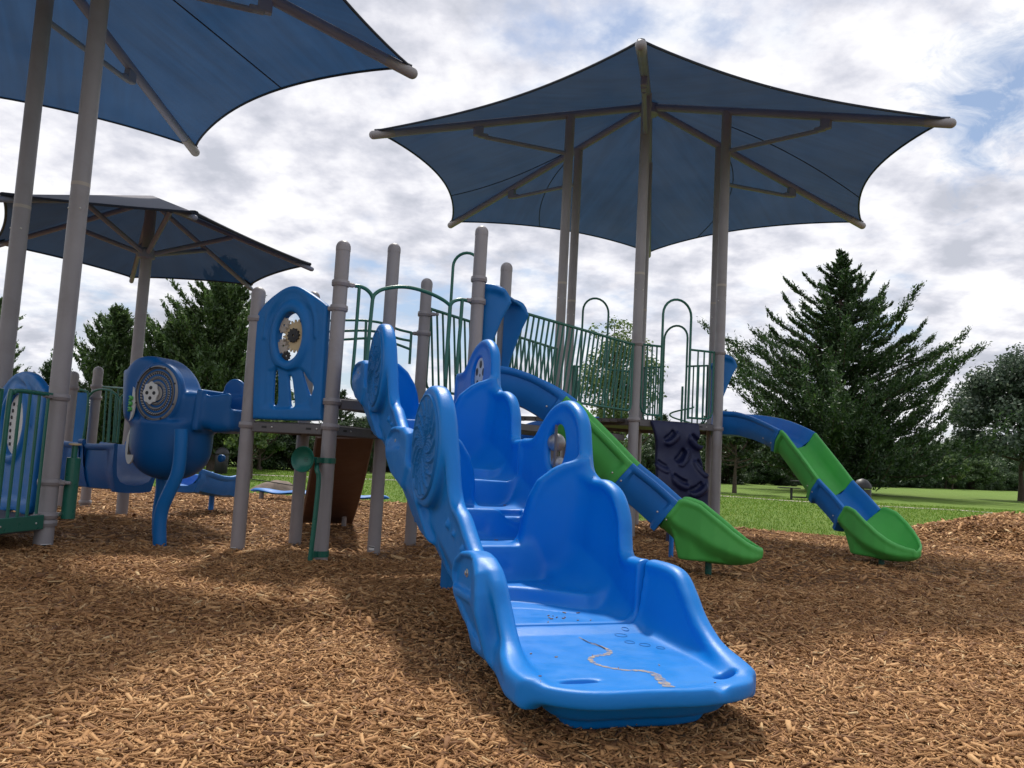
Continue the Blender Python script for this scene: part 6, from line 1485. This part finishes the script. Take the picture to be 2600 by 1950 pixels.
def conifer(name, label, x, y, h_, prof, mat, seed, nb=150, spray=.3, per=46, leaf=.2, lift=.5, group=None, tilt=0.0, trunk0=0.08, curl=.25, z=0.0, extra=(), width_y=1.0, irr=.08, fpow=.92):
    """branches from a trunk; prof: list of (height fraction, reach in m); tufted sprays along each branch"""
    r_ = np.random.default_rng(seed); root = thing(name, label, 'tree', (x, y, z), group); b = MB()
    tr = .016 * h_ + .03; b.tube([Vector((x, y, z - .3)), Vector((x, y, z + h_ * .3)), Vector((x + tilt * .4, y, z + h_ * .7)), Vector((x + tilt, y, z + h_ * .985))], [tr * 1.2, tr * .9, tr * .45, .02], 10)
    pf = np.array(prof); CS, NS, US, LS = [], [], [], []
    jobs = []
    for i in range(nb):
        f = trunk0 + (1 - trunk0) * (i + r_.random()) / nb; f = f ** fpow; az = i * 2.399 + r_.normal(0, .35); L = np.interp(f, pf[:, 0], pf[:, 1]) * (.55 + .5 * r_.random()) * (1 + irr * math.sin(az * 2 + f * 9 + seed) + irr * math.sin(az * 3 - f * 23)); jobs.append((f, az, L, lift * (.7 + .6 * r_.random())))
    for e in extra: jobs.append(e)
    for (f, az, L, lf) in jobs:
        st = np.array([x + tilt * f, y, z + f * h_ * .97]); d = np.array([math.cos(az), math.sin(az) * width_y, 0]); n_ = max(4, int(L / .35) + 3); pts = []; bend = r_.normal(0, .16); ph = r_.random() * 6
        for k in range(n_ + 1):
            q = k / n_; pts.append(st + d * L * q + np.array([-d[1], d[0], 0]) * (bend * L * q * q) + np.array([0, 0, L * (lf * q * (.35 + curl * 2 * q) - .10 * math.sin(PI * q) + .03 * math.sin(q * 9 + ph))]))
        if L > 1.0: b.tube([Vector(p) for p in pts[:-1]], [tr * .28 * (1 - .85 * k / n_) * min(1, L / 3 + .3) for k in range(n_)], 5, cap=False)
        pts = np.array(pts); ntw = int(per / 8 * (L / .9 + .8)); q = r_.random(ntw) ** .8; ii = np.clip((q * n_).astype(int), 0, n_ - 1); fr = q * n_ - ii
        c = pts[ii] * (1 - fr[:, None]) + pts[ii + 1] * fr[:, None]; dirv = pts[ii + 1] - pts[ii]; dirv = dirv / np.linalg.norm(dirv, axis=1, keepdims=True)
        side = np.cross(dirv, np.array([0, 0, 1.0])); sgn = np.where(r_.random(ntw) < .5, -1, 1)[:, None] * (.25 + .75 * r_.random((ntw, 1)))
        td = dirv * .75 + side * sgn * .75 + np.array([0, 0, 1.0]) * (.15 + .5 * r_.random((ntw, 1))) + r_.normal(0, .12, (ntw, 3)); td /= np.linalg.norm(td, axis=1, keepdims=True)
        tl = (spray * (L * .30 + .50)) * (1 - .45 * q) * (.5 + .8 * r_.random(ntw)); nl = 9
        for k in range(nl):
            g = (k + r_.random(ntw)) / nl; cc = c + td * (tl * g)[:, None] + r_.normal(0, 1, (ntw, 3)) * (tl * .13 * (1.1 - g))[:, None] + np.array([0, 0, -.1]) * (tl * g * (1 - g))[:, None]
            CS.append(cc); US.append(td + rdir(r_, ntw) * .45); NS.append(rdir(r_, ntw) + np.array([0, 0, .5])); LS.append(leaf * (.55 + .7 * r_.random(ntw)) * (1.1 - .45 * g))
    b.build('trunk', M_bark, root)
    CS, NS, US, LS = map(np.concatenate, (CS, NS, US, LS)); V, Q = cards(CS, NS, US, LS * .42, LS * 1.15); link_mesh('crown', V, Q, mat, root, False, 0); return root
# big cedar on the right
cb = gnd(2130, 1250); PX2 = cb.y / FPX
conifer('cedar_tree', 'big dark pointed cedar with spreading branches, behind the right slide', cb.x - .1, cb.y, 15.7,
        [(0, 5.2), (.08, 6.4), (.2, 6.8), (.33, 6.5), (.45, 5.9), (.56, 5.0), (.64, 4.1), (.72, 2.9), (.78, 2.1), (.88, 1.35), (.95, .6), (1, .1)], L_dark, 23, irr=.26, fpow=1.22, nb=225, spray=.62, per=120, leaf=.25, lift=.26, trunk0=.07, curl=.42,
        extra=[(.38, 0.1, 6.6, .42), (.32, -.15, 7.3, .40), (.26, .25, 7.7, .34), (.20, .0, 8.0, .25), (.42, 3.1, 6.6, .34), (.36, 3.3, 6.9, .38), (.28, 2.95, 7.4, .32), (.55, .3, 4.2, .5), (.5, -.2, 5.0, .5), (.60, 3.0, 4.2, .45), (.76, 2.9, 3.3, .5), (.72, .1, 3.0, .6), (.80, .2, 2.4, .6), (.10, .1, 7.8, .05), (.14, -.1, 7.6, .12), (.12, 3.2, 7.0, .1), (.83, 3.0, 2.2, .4), (.66, 2.8, 3.4, .5)])
rb_ = gnd(2590, 1272); broad_tree('round_tree', 'grey-green round-crowned tree at the right edge of the frame', rb_.x + .1, rb_.y, 10.2, 10.4, L_grey, 31, 125, 470, .22, .16, shape='egg')
# conifers on the left
c1 = gnd(520, 1196); conifer('juniper_tree', 'tall dark green juniper behind the crawl pod', c1.x - .15, c1.y + 1, 8.1, [(0, 2.6), (.2, 2.9), (.4, 2.75), (.6, 2.1), (.8, 1.15), (.93, .55), (1, .12)], L_mid, 41, nb=230, spray=.62, per=170, leaf=.17, lift=.62, trunk0=.04, curl=.3)
c2_ = gnd(395, 1190); conifer('juniper_tree', 'shorter broad juniper just left of the tallest left juniper', c2_.x, c2_.y + 1.5, 5.9, [(0, 2.3), (.3, 2.4), (.6, 1.8), (.85, 1.0), (1, .2)], L_mid, 43, nb=150, spray=.7, per=150, leaf=.17, lift=.75, trunk0=.04)
c3_ = gnd(248, 1180); conifer('juniper_tree', 'mid-green juniper seen between the umbrella post and the thick shade post', c3_.x, c3_.y + .5, 5.9, [(0, 2.0), (.3, 2.0), (.6, 1.55), (.85, .75), (1, .15)], L_mid, 45, nb=160, spray=.7, per=150, leaf=.16, lift=.75, trunk0=.04)
c4_ = gnd(600, 1195); broad_tree('juniper_tree', 'bushy dark juniper touching the gear panel post', c4_.x + .1, c4_.y + 2.5, 4.9, 3.0, L_mid, 47, 40, 260, .14, .05, shape='egg')
c5_ = gnd(40, 1165); conifer('juniper_tree', 'juniper at the far left edge of the frame', c5_.x - 1.3, c5_.y, 6.2, [(0, 1.5), (.4, 1.6), (.8, .8), (1, .15)], L_mid, 49, nb=80, spray=.6, per=110, leaf=.14, lift=.7, trunk0=.04)
# thin light-leaved tree behind the hexagon deck
tt = gnd(1565, 1238); broad_tree('young_tree', 'thin light-green young tree seen through the green bridge rails', tt.x - .1, tt.y, 8.0, 4.0, L_light, 51, 150, 75, .14, .12, shape='egg')
# lawn trees
t1_ = gnd(1881, 1252); broad_tree('lawn_tree', 'small dark tree with a straight trunk on the lawn, right of the navy wall', t1_.x - .3, t1_.y, 3.9, 4.2, L_broad, 53, 55, 260, .15, .30)
t2_ = gnd(2418, 1243); broad_tree('lawn_tree', 'small light-green tree before the far hedge, between the cedar and the round tree', t2_.x, t2_.y, 4.1, 3.9, L_light, 55, 45, 240, .2, .2)
t3_ = gnd(2190, 1240); broad_tree('bush', 'low light-green bush right of the litter bin', t3_.x + .2, t3_.y, 2.2, 2.8, L_light, 57, 24, 200, .14, .12, cat='bush')
t4_ = gnd(672, 1212); broad_tree('lawn_tree', 'small light-green tree under the gear panel, between two grey posts', t4_.x, t4_.y - 1.5, 2.35, 1.9, L_light, 59, 26, 200, .11, .3)
# wooded edge: prototypes copied along the far side of the lawn
protos = [broad_tree('edge_tree', 'x', -200 + 9 * i, -200, hh, ww, mm, 61 + i, 62, 230, .17, -.12, shape=sh) for i, (hh, ww, mm, sh) in enumerate(((3.6, 4.4, L_broad, 'round'), (4.3, 4.0, L_mid, 'egg'), (3.2, 4.8, L_dark, 'round'), (4.8, 4.2, L_broad, 'egg')))]
protos.append(conifer('edge_tree', 'x', -150, -200, 5.2, [(0, 1.7), (.4, 1.5), (.8, .7), (1, .1)], L_dark, 71, nb=80, spray=.7, per=70, leaf=.17, lift=.6, trunk0=.04))
KIND = ['rounded mid-green tree', 'egg-shaped green tree', 'broad dark tree', 'taller full-crowned tree', 'pointed dark conifer']
line = [(-46, 20), (-26, 23), (-12.2, 31.5), (-5.1, 38), (4, 46), (15, 55.5), (30, 74), (48, 95), (81, 128), (130, 175)]
lx = np.array(line, float); seg = np.hypot(*np.diff(lx, axis=0).T); cum = np.concatenate([[0], np.cumsum(seg)]); pos = 0.0; er = np.random.default_rng(99); n_e = 0; spots = []
while pos < cum[-1]:
    for row in (0, 1, 2):
        x = np.interp(pos, cum, lx[:, 0]); y = np.interp(pos, cum, lx[:, 1]); i = min(np.searchsorted(cum, pos, side='right'), len(lx) - 1); d = (lx[i] - lx[i - 1]) / seg[i - 1]; nrm = np.array([-d[1], d[0]])
        q = np.array([x, y]) + nrm * (1.6 + 2.6 * row + er.normal(0, .5)) + d * er.normal(0, .5); dist = max(q[1], 20); spots.append((q[0], q[1], (.62 + .10 * row) * (1 + .12 * er.normal()) * min(1.9, max(.85, dist / 60)) , row))
    pos += 2.1 * min(1.8, max(1, np.interp(pos, cum, lx[:, 1]) / 60))
done = set()
WH = lambda px: 'left of the umbrella post' if px < 310 else 'behind the crawl pod' if px < 600 else 'under the gear panel' if px < 900 else 'behind the climber' if px < 1300 else 'behind the hexagon deck' if px < 1800 else 'behind the right slide' if px < 2200 else 'right of the cedar' if px < 2480 else 'at the right edge'
ORD = ['first', 'second', 'third', 'fourth', 'fifth', 'sixth', 'seventh', 'eighth', 'ninth', 'tenth', 'eleventh', 'twelfth', 'thirteenth', 'fourteenth', 'fifteenth', 'sixteenth', 'seventeenth', 'eighteenth', 'nineteenth', 'twentieth']
PLACED = []
for (x, y, s_, row) in spots:
    k = int(er.integers(0, 5)); k = 4 if (row == 2 and er.random() < .3) else k; src = protos[k]; dvec = Vector((x, y, 1.5)) - EYE; px = 1300 + FPX * (dvec @ cam_r) / (dvec @ cam_f)
    if px < -350 or px > 3000: continue
    if k in done: root = src.copy(); C.objects.link(root); kids = [(c, c.copy()) for c in src.children]
    else: root = src; kids = [(c, c) for c in src.children]; done.add(k)
    for c, cc in kids:
        if cc is not c: C.objects.link(cc); cc.parent = root
    root.location = (x, y, -.05); root.rotation_euler = (0, 0, er.random() * 6.28); root.scale = (s_ * 1.1, s_ * 1.1, s_)
    ROOT[root.name] = Vector((x, y, 0)); n_e += 1
    PLACED.append((px, k, root))
cnt_ = {}
for px, k, root in sorted(PLACED, key=lambda a: a[0]):
    key = (k, WH(px)); i = cnt_.get(key, 0); cnt_[key] = i + 1
    tag(root, f"{ORD[min(i, 19)]} {KIND[k]} from the left in the wooded edge {WH(px)}", 'tree', 'trees of the wooded edge beyond the lawn')
for k in range(5):
    if k not in done:
        for c in list(protos[k].children): bpy.data.objects.remove(c)
        bpy.data.objects.remove(protos[k])
print('edge trees', n_e)
